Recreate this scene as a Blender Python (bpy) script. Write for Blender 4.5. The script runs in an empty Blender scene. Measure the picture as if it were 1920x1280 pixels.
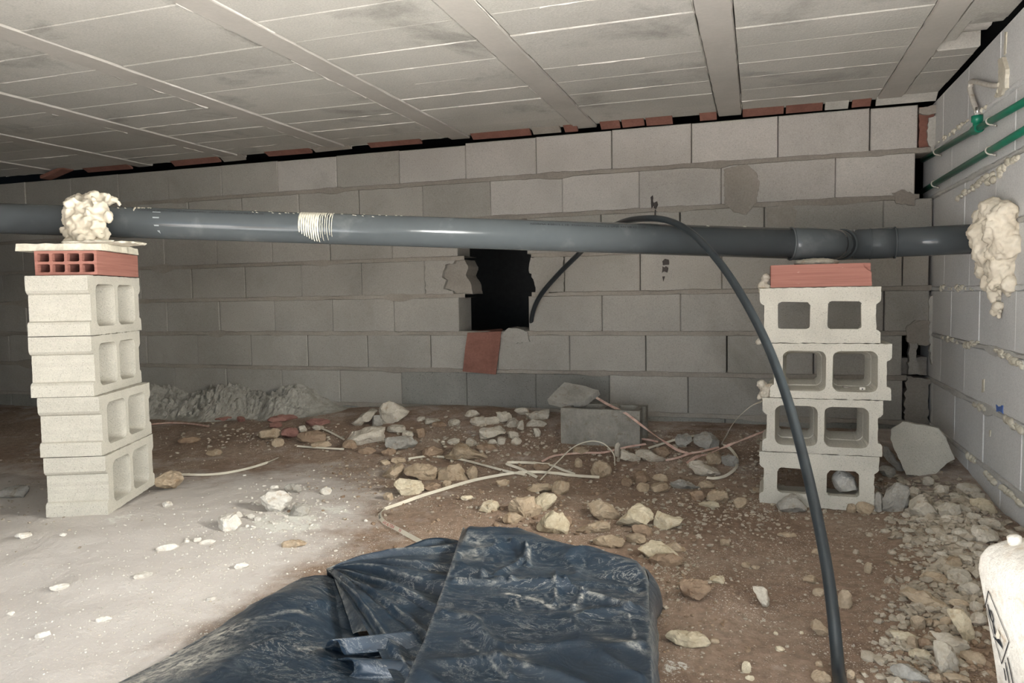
import bpy, bmesh, math, random
from mathutils import Vector, Matrix, noise
random.seed(11)
SC = bpy.context.scene
COL = SC.collection
H = 0.76                      # eye height above the floor
F = 1400.0                    # focal length in pixels of a 1920 wide frame
# rows: world axes written in camera axes (x right, y down, z forward)
RX = Vector((0.9500984, 0.00362347, -0.31192931))
RY = Vector((0.31150666, -0.0643329, 0.94806375))
RZ = Vector((-0.01663203, -0.99792192, -0.06225132))
EYE = Vector((0, 0, H))

# ------------------------------------------------------------------ camera
cam = bpy.data.cameras.new('camera')
cam.sensor_width = 36.0
cam.lens = F / 1920 * 36
cam.clip_start = 0.02
camo = bpy.data.objects.new('camera', cam)
COL.objects.link(camo)
m = Matrix(((RX[0], -RX[1], -RX[2], 0), (RY[0], -RY[1], -RY[2], 0), (RZ[0], -RZ[1], -RZ[2], H), (0, 0, 0, 1)))
camo.matrix_world = m
SC.camera = camo

# ------------------------------------------------------------------ light
vs = SC.view_settings
vs.view_transform = 'Standard'
vs.look = 'None'
vs.gamma = 1.0
vs.use_curve_mapping = False
vs.exposure = 0.22
w = bpy.data.worlds.new('sky')
SC.world = w
w.use_nodes = True
wn = w.node_tree
bg = wn.nodes['Background']
bg.inputs[0].default_value = (0.55, 0.76, 1.0, 1)
bg.inputs[1].default_value = 1.75


def area(name, loc, target, sx, sy, power, col):
    l = bpy.data.lights.new(name, 'AREA')
    l.shape = 'RECTANGLE'
    l.size, l.size_y, l.energy, l.color = sx, sy, power, col
    o = bpy.data.objects.new(name, l)
    o.location = loc
    o.rotation_euler = (Vector(target) - Vector(loc)).to_track_quat('-Z', 'Y').to_euler()
    COL.objects.link(o)
    return o


# daylight coming in through the open hatch behind the camera, and the sun on the ground just inside it
area('hatch_daylight', (-0.75, -0.40, 0.50), (0.6, 3.0, 1.5), 1.2, 0.8, 26, (0.97, 0.985, 1.0))
sl = bpy.data.lights.new('sun', 'SUN')
sl.energy = 84
sl.angle = math.radians(1.0)
sl.color = (0.90, 0.98, 1.06)
so = bpy.data.objects.new('sun', sl)
so.rotation_euler = Vector((0.42, 0.60, -0.68)).to_track_quat('-Z', 'Y').to_euler()
COL.objects.link(so)
# added spot without a lamp body, out of view, brightening the left pier
hl = bpy.data.lights.new('pier_fill_spot', 'SPOT')
hl.energy = 215
hl.color = (1.0, 0.99, 0.93)
hl.spot_size = math.radians(84)
hl.spot_blend = 1.0
hl.shadow_soft_size = 0.10
ho = bpy.data.objects.new('pier_fill_spot', hl)
ho.location = (0.70, 1.74, 0.97)
ho.rotation_euler = (Vector((-2.05, 2.0, 0.55)) - Vector(ho.location)).to_track_quat('-Z', 'Y').to_euler()
COL.objects.link(ho)


# ------------------------------------------------------------------ projection helpers (pixel of the survey photo -> point in the place)
def ray(px, py):
    c = Vector(((px - 960) / F, (py - 640) / F, 1.0))
    return Vector((RX.dot(c), RY.dot(c), RZ.dot(c)))


def onD(px, py, d): return EYE + ray(px, py) * d


def onY(px, py, y):
    r = ray(px, py)
    return EYE + r * (y / r.y)


def onX(px, py, x):
    r = ray(px, py)
    return EYE + r * (x / r.x)


def onZ(px, py, z):
    r = ray(px, py)
    return EYE + r * ((z - H) / r.z)


def proj(p):
    q = p - EYE
    c = RX * q.x + RY * q.y + RZ * q.z
    return 960 + F * c.x / c.z, 640 + F * c.y / c.z, c.z


def S(t):
    t = max(0.0, min(1.0, t))
    return t * t * (3 - 2 * t)


def G(x, y, cx, cy, rx, ry):
    return math.exp(-((x - cx) / rx) ** 2 - ((y - cy) / ry) ** 2)


def floor_h(x, y, fine=True):
    z = 0.058 * G(x, y, -2.15, 1.75, 0.75, 0.8)
    z += 0.10 * S((y - 2.75) / 1.0) * (0.5 + 0.5 * S((x + 3.3) / 1.3))
    z += 0.05 * G(x, y, -1.5, 3.7, 0.7, 0.35)
    z += 0.03 * math.exp(-((x - 0.80) / 0.20) ** 2) * S((y - 1.5) / 0.9) * S((3.5 - y) / 0.4)
    z += 0.045 * G(x, y, 0.58, 2.75, 0.13, 0.42)
    z += 0.032 * G(x, y, -0.13, 1.86, 0.13, 0.12)
    z += 0.03 * G(x, y, -0.78, 2.45, 0.5, 0.22)
    if fine:
        v = Vector((x, y, 0.3))
        z += 0.013 * noise.noise(v * 2.3) + 0.006 * noise.noise(v * 7) + 0.0035 * noise.noise(v * 19)
    return z


def hit(px, py, lift=0.0):
    r = ray(px, py)
    t, last = 0.8, 0.8
    while t < 6:
        p = EYE + r * t
        if p.z < floor_h(p.x, p.y) + lift or p.y > 3.84:
            a, b = last, t
            for _ in range(12):
                mm = (a + b) / 2
                q = EYE + r * mm
                if q.z < floor_h(q.x, q.y) + lift or q.y > 3.84: b = mm
                else: a = mm
            return EYE + r * b
        last = t
        t += 0.02
    return EYE + r * 4


# ------------------------------------------------------------------ materials
def nmat(name):
    mt = bpy.data.materials.new(name)
    mt.use_nodes = True
    nt = mt.node_tree
    return mt, nt, nt.nodes['Principled BSDF']


def nd(nt, kind, **kw):
    n = nt.nodes.new(kind)
    for k, v in kw.items():
        if k in n.inputs: n.inputs[k].default_value = v
        else: setattr(n, k, v)
    return n


def ramp(nt, src, stops):
    r = nt.nodes.new('ShaderNodeValToRGB')
    e = r.color_ramp.elements
    while len(e) > len(stops): e.remove(e[-1])
    while len(e) < len(stops): e.new(0.5)
    for i, (p, c) in enumerate(stops):
        e[i].position = p
        e[i].color = (*c, 1) if len(c) == 3 else c
    nt.links.new(src, r.inputs[0])
    return r.outputs[0]


def g3(v): return (v, v, v)


def mix(nt, fac, a, b, mode='MIX'):
    n = nt.nodes.new('ShaderNodeMix')
    n.data_type = 'RGBA'
    n.blend_type = mode
    for sock, v in ((n.inputs[0], fac), (n.inputs[6], a), (n.inputs[7], b)):
        if hasattr(v, 'is_output') or isinstance(v, bpy.types.NodeSocket): nt.links.new(v, sock)
        elif isinstance(v, (int, float)): sock.default_value = v
        else: sock.default_value = (*v, 1)
    return n.outputs[2]


def noi(nt, pos, scale, detail=4, rough=0.6, dist=0.0):
    n = nd(nt, 'ShaderNodeTexNoise', Scale=scale, Detail=detail, Roughness=rough, Distortion=dist)
    nt.links.new(pos, n.inputs['Vector'])
    return n.outputs[0]


def stretch(nt, pos, sc):
    n = nd(nt, 'ShaderNodeMapping')
    n.inputs['Scale'].default_value = sc
    nt.links.new(pos, n.inputs['Vector'])
    return n.outputs[0]


def grain(name, dark, light, blotch=3.0, fine=160.0, rough=0.95, bump=0.25, pits=0.0, vary=0.10, coord='world', stain=None, lam=1.0, spec=0.2):
    """dry mineral surface: blotches, grain, optional pits and stains"""
    mt, nt, bs = nmat(name)
    if coord == 'world': pos = nd(nt, 'ShaderNodeNewGeometry').outputs['Position']
    else: pos = nd(nt, 'ShaderNodeTexCoord').outputs['Object']
    a = noi(nt, pos, blotch, 5, 0.6)
    c = ramp(nt, a, [(0.30, dark), (0.72, light)])
    b = noi(nt, pos, fine, 3, 0.7)
    c = mix(nt, 0.55 * lam, c, ramp(nt, b, [(0.25, g3(0.55)), (0.75, g3(1.0))]), 'MULTIPLY')
    if pits:
        v = nd(nt, 'ShaderNodeTexVoronoi', Scale=fine * 0.9)
        nt.links.new(pos, v.inputs['Vector'])
        pm = ramp(nt, v.outputs['Distance'], [(0.10, g3(0)), (0.26, g3(1))])
        sel = ramp(nt, noi(nt, pos, fine * 0.35, 2), [(0.48, g3(1)), (0.60, g3(1 - pits))])
        pm2 = mix(nt, 1.0, pm, sel, 'LIGHTEN')
        c = mix(nt, 0.8, c, pm2, 'MULTIPLY')
    if stain:
        st = ramp(nt, noi(nt, pos, stain[0], 6, 0.65, 0.4), [(stain[1], g3(0)), (stain[2], g3(1))])
        c = mix(nt, st, c, mix(nt, 1.0, c, stain[3], 'MULTIPLY'))
    inf = nd(nt, 'ShaderNodeObjectInfo')
    mr = nd(nt, 'ShaderNodeMapRange')
    mr.inputs['To Min'].default_value = 1 - vary
    mr.inputs['To Max'].default_value = 1 + vary
    nt.links.new(inf.outputs['Random'], mr.inputs['Value'])
    hs = nd(nt, 'ShaderNodeHueSaturation')
    nt.links.new(mr.outputs[0], hs.inputs['Value'])
    nt.links.new(c, hs.inputs['Color'])
    nt.links.new(hs.outputs[0], bs.inputs['Base Color'])
    bs.inputs['Roughness'].default_value = rough
    bs.inputs['Specular IOR Level'].default_value = spec
    bp = nd(nt, 'ShaderNodeBump', Strength=bump, Distance=0.004)
    nt.links.new(noi(nt, pos, fine * 0.6, 4, 0.7), bp.inputs['Height'])
    nt.links.new(bp.outputs[0], bs.inputs['Normal'])
    return mt


def plain(name, col, rough=0.5, spec=0.5, vary=0.12, scale=25.0, bump=0.0, coord='world'):
    mt, nt, bs = nmat(name)
    pos = nd(nt, 'ShaderNodeNewGeometry').outputs['Position'] if coord == 'world' else nd(nt, 'ShaderNodeTexCoord').outputs['Object']
    a = noi(nt, pos, scale, 5, 0.6)
    c = ramp(nt, a, [(0.3, [x * (1 - vary) for x in col]), (0.7, [min(1, x * (1 + vary)) for x in col])])
    nt.links.new(c, bs.inputs['Base Color'])
    bs.inputs['Roughness'].default_value = rough
    bs.inputs['Specular IOR Level'].default_value = spec
    if bump:
        bp = nd(nt, 'ShaderNodeBump', Strength=bump, Distance=0.003)
        nt.links.new(noi(nt, pos, scale * 6, 3), bp.inputs['Height'])
        nt.links.new(bp.outputs[0], bs.inputs['Normal'])
    return mt


M = {}
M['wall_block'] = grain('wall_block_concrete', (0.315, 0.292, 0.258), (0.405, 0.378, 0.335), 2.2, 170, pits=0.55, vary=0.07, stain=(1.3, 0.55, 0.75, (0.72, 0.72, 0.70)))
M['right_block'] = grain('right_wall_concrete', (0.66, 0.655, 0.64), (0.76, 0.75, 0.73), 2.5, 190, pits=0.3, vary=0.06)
M['lit_upper_block'] = grain('lit_upper_concrete', (0.43, 0.40, 0.36), (0.54, 0.505, 0.455), 2.2, 170, pits=0.5, vary=0.07, stain=(1.3, 0.55, 0.75, (0.74, 0.74, 0.72)))  # wall block colour made paler: light on the upper courses painted in
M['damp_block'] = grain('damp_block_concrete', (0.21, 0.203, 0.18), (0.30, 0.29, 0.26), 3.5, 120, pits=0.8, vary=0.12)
M['mortar'] = grain('bed_mortar', (0.27, 0.24, 0.205), (0.36, 0.325, 0.28), 5, 120, bump=0.5, vary=0.05)
M['mortar_pale'] = grain('squeezed_mortar', (0.42, 0.40, 0.355), (0.55, 0.525, 0.47), 9, 120, bump=0.5, vary=0.05)
M['ceil_block'] = grain('ceiling_block_concrete', (0.45, 0.432, 0.385), (0.555, 0.532, 0.48), 2.0, 150, bump=0.35, vary=0.05, pits=0.25, stain=(2.6, 0.56, 0.70, (0.66, 0.66, 0.66)))
M['joist'] = grain('joist_concrete', (0.39, 0.365, 0.325), (0.47, 0.44, 0.395), 4, 60, bump=0.12, vary=0.03, lam=0.35)
M['seam'] = grain('seam_mortar', (0.56, 0.53, 0.48), (0.68, 0.65, 0.59), 20, 90, vary=0.02)
M['hollow'] = grain('hollow_block_concrete', (0.48, 0.45, 0.38), (0.60, 0.565, 0.48), 6, 210, pits=0.6, bump=0.45, vary=0.05, coord='obj')
M['terra'] = grain('terracotta', (0.19, 0.088, 0.066), (0.27, 0.13, 0.098), 12, 90, vary=0.08, bump=0.1)
M['foam'] = grain('expanding_foam', (0.66, 0.58, 0.45), (0.78, 0.71, 0.58), 18, 60, vary=0.02, bump=0.25, lam=0.5)
M['right_mortar'] = grain('right_wall_mortar', (0.50, 0.485, 0.45), (0.64, 0.625, 0.585), 9, 110, bump=0.5, vary=0.03)
M['heap'] = grain('mortar_droppings', (0.25, 0.235, 0.20), (0.42, 0.395, 0.345), 14, 90, bump=0.8, vary=0.02)
M['slab'] = grain('cream_slab', (0.60, 0.55, 0.44), (0.74, 0.69, 0.57), 14, 90, vary=0.03, bump=0.15)
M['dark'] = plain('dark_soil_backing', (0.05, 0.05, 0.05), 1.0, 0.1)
M['white'] = plain('white_plastic', (0.50, 0.575, 0.64), 0.5, 0.3, 0.005)
M['green'] = plain('green_polypropylene', (0.005, 0.17, 0.10), 0.35, 0.5, 0.1)
M['metal'] = plain('nickel', (0.7, 0.7, 0.68), 0.25, 0.6, 0.03)
M['metal'].node_tree.nodes['Principled BSDF'].inputs['Metallic'].default_value = 1
M['scuff'] = plain('pvc_scuff', (0.27, 0.30, 0.30), 0.5)
M['ink'] = plain('black_ink', (0.015, 0.017, 0.02), 0.6, 0.3)
M['smudge'] = plain('dark_paint_smudge', (0.07, 0.06, 0.055), 0.9, 0.1)
M['redink'] = plain('red_ink', (0.40, 0.09, 0.08), 0.6, 0.3)
M['blueink'] = plain('blue_paint', (0.10, 0.17, 0.42), 0.8, 0.2)
M['hose'] = plain('black_polyethylene', (0.020, 0.025, 0.028), 0.36, 0.5, 0.2)
M['tape'] = grain('white_tape', (0.52, 0.47, 0.37), (0.66, 0.61, 0.50), 8, 50, vary=0.06, rough=0.6, bump=0.02, lam=0.3)
M['tape_pink'] = grain('pink_printed_tape', (0.42, 0.24, 0.19), (0.62, 0.47, 0.39), 40, 50, vary=0.06, rough=0.6, bump=0.02, lam=0.3)
M['drip'] = grain('dried_cement_drips', (0.62, 0.58, 0.46), (0.74, 0.70, 0.58), 30, 120, vary=0.02)
for nm, d, l in (('tan', (0.30, 0.225, 0.15), (0.45, 0.36, 0.255)), ('pale', (0.40, 0.355, 0.28), (0.56, 0.505, 0.42)),
                 ('grey', (0.28, 0.26, 0.225), (0.40, 0.375, 0.33)), ('brown', (0.225, 0.155, 0.105), (0.33, 0.24, 0.165)),
                 ('yellow', (0.43, 0.36, 0.245), (0.60, 0.525, 0.39)), ('white', (0.55, 0.51, 0.44), (0.70, 0.66, 0.59)), ('red', (0.20, 0.10, 0.08), (0.29, 0.155, 0.125)),
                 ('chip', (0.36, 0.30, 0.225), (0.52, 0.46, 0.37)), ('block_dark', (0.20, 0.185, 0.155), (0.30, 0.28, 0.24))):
    M[nm] = grain(nm + '_stone', d, l, 16, 130, bump=0.6, vary=0.09, stain=(30, 0.55, 0.72, (0.72, 0.62, 0.52)) if nm != 'red' else None)


def mk_pvc():
    mt, nt, bs = nmat('grey_pvc')
    pos = nd(nt, 'ShaderNodeNewGeometry').outputs['Position']
    c = ramp(nt, noi(nt, pos, 3, 5), [(0.3, (0.058, 0.066, 0.069)), (0.7, (0.076, 0.084, 0.087))])
    sm = ramp(nt, noi(nt, pos, 6, 6, 0.6), [(0.58, g3(0)), (0.8, g3(0.35))])
    c = mix(nt, sm, c, (0.22, 0.225, 0.21))
    nt.links.new(c, bs.inputs['Base Color'])
    bs.inputs['Specular IOR Level'].default_value = 0.26
    r = ramp(nt, noi(nt, pos, 9, 4), [(0.3, g3(0.11)), (0.7, g3(0.21))])
    nt.links.new(r, bs.inputs['Roughness'])
    return mt


M['pvc'] = mk_pvc()


def mk_brick():
    mt, nt, bs = nmat('red_hollow_brick')
    pos = nd(nt, 'ShaderNodeTexCoord').outputs['Object']
    c = ramp(nt, noi(nt, stretch(nt, pos, (4, 4, 170)), 1.0, 3), [(0.3, (0.27, 0.115, 0.088)), (0.65, (0.35, 0.16, 0.125))])
    sp = ramp(nt, noi(nt, stretch(nt, pos, (22, 22, 90)), 1.0, 3), [(0.70, g3(0)), (0.74, g3(0.7))])
    c = mix(nt, sp, c, (0.72, 0.55, 0.45))
    nt.links.new(c, bs.inputs['Base Color'])
    bs.inputs['Roughness'].default_value = 0.85
    bs.inputs['Specular IOR Level'].default_value = 0.2
    bp = nd(nt, 'ShaderNodeBump', Strength=0.35, Distance=0.002)
    nt.links.new(noi(nt, stretch(nt, pos, (3, 3, 330)), 1.0, 2), bp.inputs['Height'])
    nt.links.new(bp.outputs[0], bs.inputs['Normal'])
    return mt


M['brick'] = mk_brick()


def mk_soil():
    mt, nt, bs = nmat('trodden_red_earth')
    pos = nd(nt, 'ShaderNodeNewGeometry').outputs['Position']
    at = nd(nt, 'ShaderNodeAttribute', attribute_name='dust')
    sep = nd(nt, 'ShaderNodeSeparateColor')
    nt.links.new(at.outputs['Color'], sep.inputs[0])
    c = ramp(nt, noi(nt, pos, 2.2, 7, 0.62), [(0.30, (0.21, 0.14, 0.10)), (0.52, (0.29, 0.21, 0.155)), (0.74, (0.36, 0.28, 0.215))])
    cl = ramp(nt, noi(nt, pos, 42, 5, 0.7), [(0.35, g3(0.62)), (0.65, g3(1.08))])
    c = mix(nt, 0.8, c, cl, 'MULTIPLY')
    # lime dust and the painted light of the left ground, patchy
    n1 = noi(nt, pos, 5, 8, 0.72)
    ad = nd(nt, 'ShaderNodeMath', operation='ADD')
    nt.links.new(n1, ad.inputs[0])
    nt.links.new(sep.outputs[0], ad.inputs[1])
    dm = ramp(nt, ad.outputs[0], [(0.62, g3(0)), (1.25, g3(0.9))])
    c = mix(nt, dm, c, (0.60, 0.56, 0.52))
    # white patches
    ad2 = nd(nt, 'ShaderNodeMath', operation='ADD')
    nt.links.new(noi(nt, pos, 14, 8, 0.75), ad2.inputs[0])
    nt.links.new(sep.outputs[1], ad2.inputs[1])
    wm = ramp(nt, ad2.outputs[0], [(0.96, g3(0)), (1.16, g3(0.75))])
    c = mix(nt, wm, c, (0.70, 0.69, 0.62))
    # crumbs of lime
    for sc_, th, colr in ((95, 0.13, (0.72, 0.66, 0.57)), (210, 0.16, (0.66, 0.58, 0.48))):
        v = nd(nt, 'ShaderNodeTexVoronoi', Scale=sc_)
        nt.links.new(pos, v.inputs['Vector'])
        vm = ramp(nt, v.outputs['Distance'], [(th, g3(1)), (th + 0.10, g3(0))])
        vs_ = ramp(nt, noi(nt, pos, 3.4, 6, 0.75), [(0.42, g3(0)), (0.62, g3(1))])
        c = mix(nt, mix(nt, 1.0, vm, vs_, 'MULTIPLY'), c, mix(nt, 1.0, c, colr, 'LIGHTEN'))
    nt.links.new(c, bs.inputs['Base Color'])
    bs.inputs['Roughness'].default_value = 1.0
    bs.inputs['Specular IOR Level'].default_value = 0.1
    bp = nd(nt, 'ShaderNodeBump', Strength=0.7, Distance=0.008)
    nt.links.new(noi(nt, pos, 34, 8, 0.7), bp.inputs['Height'])
    nt.links.new(bp.outputs[0], bs.inputs['Normal'])
    return mt


M['soil'] = mk_soil()


def mk_tarp():
    mt, nt, bs = nmat('black_polythene_sheet')
    pos = nd(nt, 'ShaderNodeNewGeometry').outputs['Position']
    at = nd(nt, 'ShaderNodeAttribute', attribute_name='dust')
    sep = nd(nt, 'ShaderNodeSeparateColor')
    nt.links.new(at.outputs['Color'], sep.inputs[0])
    haze = ramp(nt, noi(nt, stretch(nt, pos, (3, 7, 5)), 1.6, 7, 0.68, 1.2), [(0.48, g3(0.0)), (0.85, g3(0.13))])
    n2 = noi(nt, stretch(nt, pos, (9, 16, 12)), 1.0, 6, 0.7, 2.2)
    ab = nd(nt, 'ShaderNodeMath', operation='SUBTRACT')
    nt.links.new(n2, ab.inputs[0])
    ab.inputs[1].default_value = 0.5
    ab2 = nd(nt, 'ShaderNodeMath', operation='ABSOLUTE')
    nt.links.new(ab.outputs[0], ab2.inputs[0])
    line = ramp(nt, ab2.outputs[0], [(0.0, g3(0.65)), (0.012, g3(0.0))])
    gate = ramp(nt, noi(nt, pos, 4.2, 4, 0.6), [(0.40, g3(0.05)), (0.62, g3(1))])
    line = mix(nt, 1.0, line, gate, 'MULTIPLY')
    c = mix(nt, haze, (0.014, 0.026, 0.041), (0.16, 0.18, 0.19))
    c = mix(nt, line, c, (0.48, 0.46, 0.40))
    br = nd(nt, 'ShaderNodeMath', operation='MULTIPLY')
    nt.links.new(ramp(nt, noi(nt, pos, 60, 6, 0.75), [(0.44, g3(0.0)), (0.60, g3(1))]), br.inputs[0])
    nt.links.new(sep.outputs[0], br.inputs[1])
    c = mix(nt, br.outputs[0], c, (0.50, 0.48, 0.42))
    nt.links.new(c, bs.inputs['Base Color'])
    r = ramp(nt, noi(nt, pos, 5, 5), [(0.3, g3(0.30)), (0.7, g3(0.44))])
    nt.links.new(r, bs.inputs['Roughness'])
    bp = nd(nt, 'ShaderNodeBump', Strength=0.34, Distance=0.012)
    nt.links.new(noi(nt, stretch(nt, pos, (1, 1.8, 1)), 9, 6, 0.55, 1.0), bp.inputs['Height'])
    nt.links.new(bp.outputs[0], bs.inputs['Normal'])
    return mt


M['tarp'] = mk_tarp()


# ------------------------------------------------------------------ object helpers
def tag(o, label=None, cat=None, group=None, kind=None):
    if label: o['label'] = label
    if cat: o['category'] = cat
    if group: o['group'] = group
    if kind: o['kind'] = kind
    return o


def empty(name, loc=(0, 0, 0), rz=0.0):
    o = bpy.data.objects.new(name, None)
    o.location = loc
    o.rotation_euler = (0, 0, rz)
    o.empty_display_size = 0.05
    COL.objects.link(o)
    return o


def mobj(name, verts, faces, mat, parent=None, smooth=False):
    me = bpy.data.meshes.new(name)
    me.from_pydata([tuple(v) for v in verts], [], faces)
    me.update()
    return link(name, me, mat, parent, smooth)


def link(name, me, mat, parent=None, smooth=False):
    if mat and not me.materials: me.materials.append(M[mat])
    if smooth: me.polygons.foreach_set('use_smooth', [True] * len(me.polygons))
    o = bpy.data.objects.new(name, me)
    COL.objects.link(o)
    if parent: o.parent = parent
    return o


def bobj(name, bm, mat, parent=None, smooth=False):
    bmesh.ops.recalc_face_normals(bm, faces=bm.faces)
    me = bpy.data.meshes.new(name)
    bm.to_mesh(me)
    bm.free()
    return link(name, me, mat, parent, smooth)


def local(parent, pts):
    """world points -> coordinates of an unparented-transform empty at parent.location"""
    return [Vector(p) - parent.location for p in pts]


def tube(pts, r, seg=14, cap=True, rfun=None, squash=None):
    pts = [Vector(p) for p in pts]
    V, Fc = [], []
    n = None
    for i, p in enumerate(pts):
        t = (pts[min(i + 1, len(pts) - 1)] - pts[max(i - 1, 0)]).normalized()
        if n is None:
            n = t.cross(Vector((0, 0, 1)))
            if n.length < 1e-3: n = t.cross(Vector((1, 0, 0)))
        n = (n - t * n.dot(t)).normalized()
        b = t.cross(n)
        rr = rfun(i / (len(pts) - 1)) if rfun else r
        for k in range(seg):
            a = 2 * math.pi * k / seg
            ca, sa = math.cos(a), math.sin(a)
            if squash:
                e = squash
                ca, sa = math.copysign(abs(ca) ** e, ca), math.copysign(abs(sa) ** e, sa)
            V.append(p + n * rr * ca + b * rr * sa)
    for i in range(len(pts) - 1):
        for k in range(seg):
            a, b2 = i * seg + k, i * seg + (k + 1) % seg
            Fc.append((a, b2, b2 + seg, a + seg))
    if cap:
        Fc.append(tuple(range(seg))[::-1])
        Fc.append(tuple(range((len(pts) - 1) * seg, len(pts) * seg)))
    return V, Fc


def spline(pts, n=8):
    P = [Vector(p) for p in pts]
    P = [P[0] * 2 - P[1]] + P + [P[-1] * 2 - P[-2]]
    out = []
    for i in range(1, len(P) - 2):
        a, b, c, d = P[i - 1], P[i], P[i + 1], P[i + 2]
        for k in range(n):
            t = k / n
            out.append(0.5 * ((2 * b) + (c - a) * t + (2 * a - 5 * b + 4 * c - d) * t * t + (3 * b - a - 3 * c + d) * t ** 3))
    out.append(P[-2].copy())
    return out


def chamf(mapf, u0, u1, v0, v1, w0, w1, c=0.004, V=None, Fc=None, tilt=0.0):
    """chamfered box in (u, v, w): w is outward, front face at w0, back at -w1"""
    V = [] if V is None else V
    Fc = [] if Fc is None else Fc
    n = len(V)
    for (a, b, cc, d) in ((u0 + c, u1 - c, v0 + c, v1 - c), (u0, u1, v0, v1), (u0, u1, v0, v1)):
        k = (len(V) - n) // 4
        for (u, v) in ((a, cc), (b, cc), (b, d), (a, d)):
            wz = (w0 if k == 0 else w0 - c if k == 1 else -w1) + (tilt * (u - (u0 + u1) / 2) if k < 2 else 0)
            V.append(mapf(u, v, wz))
    Fc.append((n, n + 1, n + 2, n + 3))
    for k in (0, 4):
        for i in range(4):
            j = (i + 1) % 4
            Fc.append((n + k + i, n + k + 4 + i, n + k + 4 + j, n + k + j))
    Fc.append((n + 11, n + 10, n + 9, n + 8))
    return V, Fc


def fixn(o):
    bm = bmesh.new()
    bm.from_mesh(o.data)
    bmesh.ops.recalc_face_normals(bm, faces=bm.faces)
    bm.to_mesh(o.data)
    bm.free()
    return o


def box(name, x0, x1, y0, y1, z0, z1, mat, parent=None, c=0.003):
    V, Fc = chamf(lambda u, v, wz: Vector((u, v, z0 + (z1 - z0) * 0 - wz)), x0, x1, y0, y1, 0, z1 - z0, c)
    # front face (w=0) sits at z0 looking down, back at z1
    V = [Vector((v.x, v.y, z0 + (v.z - z0))) for v in V]
    return fixn(mobj(name, V, Fc, mat, parent))


# ------------------------------------------------------------------ floor
floor_root = empty('floor')
tag(floor_root, 'uneven reddish earth floor of the crawl space with pale lime dust and painted light', 'floor', None, 'structure')
DUSTW = [(hit(1262, 1258), 0.07, 0.34), (hit(1235, 1145), 0.05, 0.30), (hit(600, 960), 0.22, 0.26), (hit(520, 985), 0.15, 0.24), (hit(330, 900), 0.10, 0.18), (hit(240, 965), 0.16, 0.28), (hit(1850, 1040), 0.10, 0.1)]


def grid_floor(x0, x1, y0, y1, nx, ny):
    V, Fc, C = [], [], []
    for j in range(ny + 1):
        y = y0 + (y1 - y0) * j / ny
        for i in range(nx + 1):
            x = x0 + (x1 - x0) * i / nx
            V.append((x, y, floor_h(x, y)))
            d = 0.62 * S((-1.0 - x) / 0.5) * S((2.75 - y) / 1.1) + 0.12 * S((-1.0 - x) / 1.0) * S((3.2 - y) / 0.8)  # light on the near-left ground painted in as paler colour, over real dust
            d += 0.9 * S((1.35 - y) / 0.5) + 0.34 * G(x, y, -1.78, 2.42, 0.36, 0.40)  # paler near the hatch for the bounce; patch by the pier is painted light
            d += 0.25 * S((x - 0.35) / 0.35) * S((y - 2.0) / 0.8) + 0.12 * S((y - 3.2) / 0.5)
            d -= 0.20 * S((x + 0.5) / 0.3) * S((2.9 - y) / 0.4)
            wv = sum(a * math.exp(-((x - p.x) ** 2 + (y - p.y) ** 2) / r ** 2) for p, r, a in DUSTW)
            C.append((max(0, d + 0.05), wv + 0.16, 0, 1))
    for j in range(ny):
        for i in range(nx):
            a = j * (nx + 1) + i
            Fc.append((a, a + 1, a + nx + 2, a + nx + 1))
    return V, Fc, C


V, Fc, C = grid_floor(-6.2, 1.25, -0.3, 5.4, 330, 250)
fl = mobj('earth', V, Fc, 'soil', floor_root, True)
ca = fl.data.color_attributes.new('dust', 'FLOAT_COLOR', 'POINT')  # red channel: real dust together with the painted ground light
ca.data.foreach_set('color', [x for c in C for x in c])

box('yard_ground', -6.6, 6, -8, -0.28, -0.25, -0.01, 'soil', floor_root)

# ------------------------------------------------------------------ outer shell (keeps daylight to the hatch)
sh = empty('wall_outer')
tag(sh, 'dark retaining walls closing the void beyond the crawl space', 'wall', None, 'structure')
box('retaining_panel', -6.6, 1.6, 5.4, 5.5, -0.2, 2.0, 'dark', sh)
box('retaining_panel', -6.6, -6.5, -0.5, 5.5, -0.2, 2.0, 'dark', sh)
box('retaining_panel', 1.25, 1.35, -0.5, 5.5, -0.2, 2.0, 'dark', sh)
fw = empty('wall_front')
tag(fw, 'front wall beside the open hatch behind the viewer', 'wall', None, 'structure')
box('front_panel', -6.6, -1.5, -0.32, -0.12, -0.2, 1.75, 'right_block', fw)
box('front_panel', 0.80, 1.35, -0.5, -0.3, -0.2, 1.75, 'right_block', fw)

# ------------------------------------------------------------------ back wall
WY = 3.85
PITCH = 0.2085
wb = empty('wall_back')
tag(wb, 'long back wall of pale concrete blocks with a dark square hole', 'wall', None, 'structure')
mb = lambda u, v, wz: Vector((u, WY - wz, v))
rows = {3: -0.312, 2: -0.171, 1: -0.37, 0: -0.168, -1: -0.368, -2: -0.143, -3: -0.332, -4: -0.15}
rend = {3: 0.692, 2: 0.682, 1: 0.756, 0: 0.748, -1: 0.752, -2: 0.640, -3: 0.645, -4: 0.755}
JH = 0.009


def rough_poly(pts, step=0.012, amp=0.003):
    out = []
    for i, p in enumerate(pts):
        q = pts[(i + 1) % len(pts)]
        L = math.hypot(q[0] - p[0], q[1] - p[1])
        n = max(1, int(L / step))
        for k in range(n):
            t = k / n
            a = amp if 0 < k else amp * 0.4
            out.append((p[0] + (q[0] - p[0]) * t + random.uniform(-a, a), p[1] + (q[1] - p[1]) * t + random.uniform(-a, a)))
    return out


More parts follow.
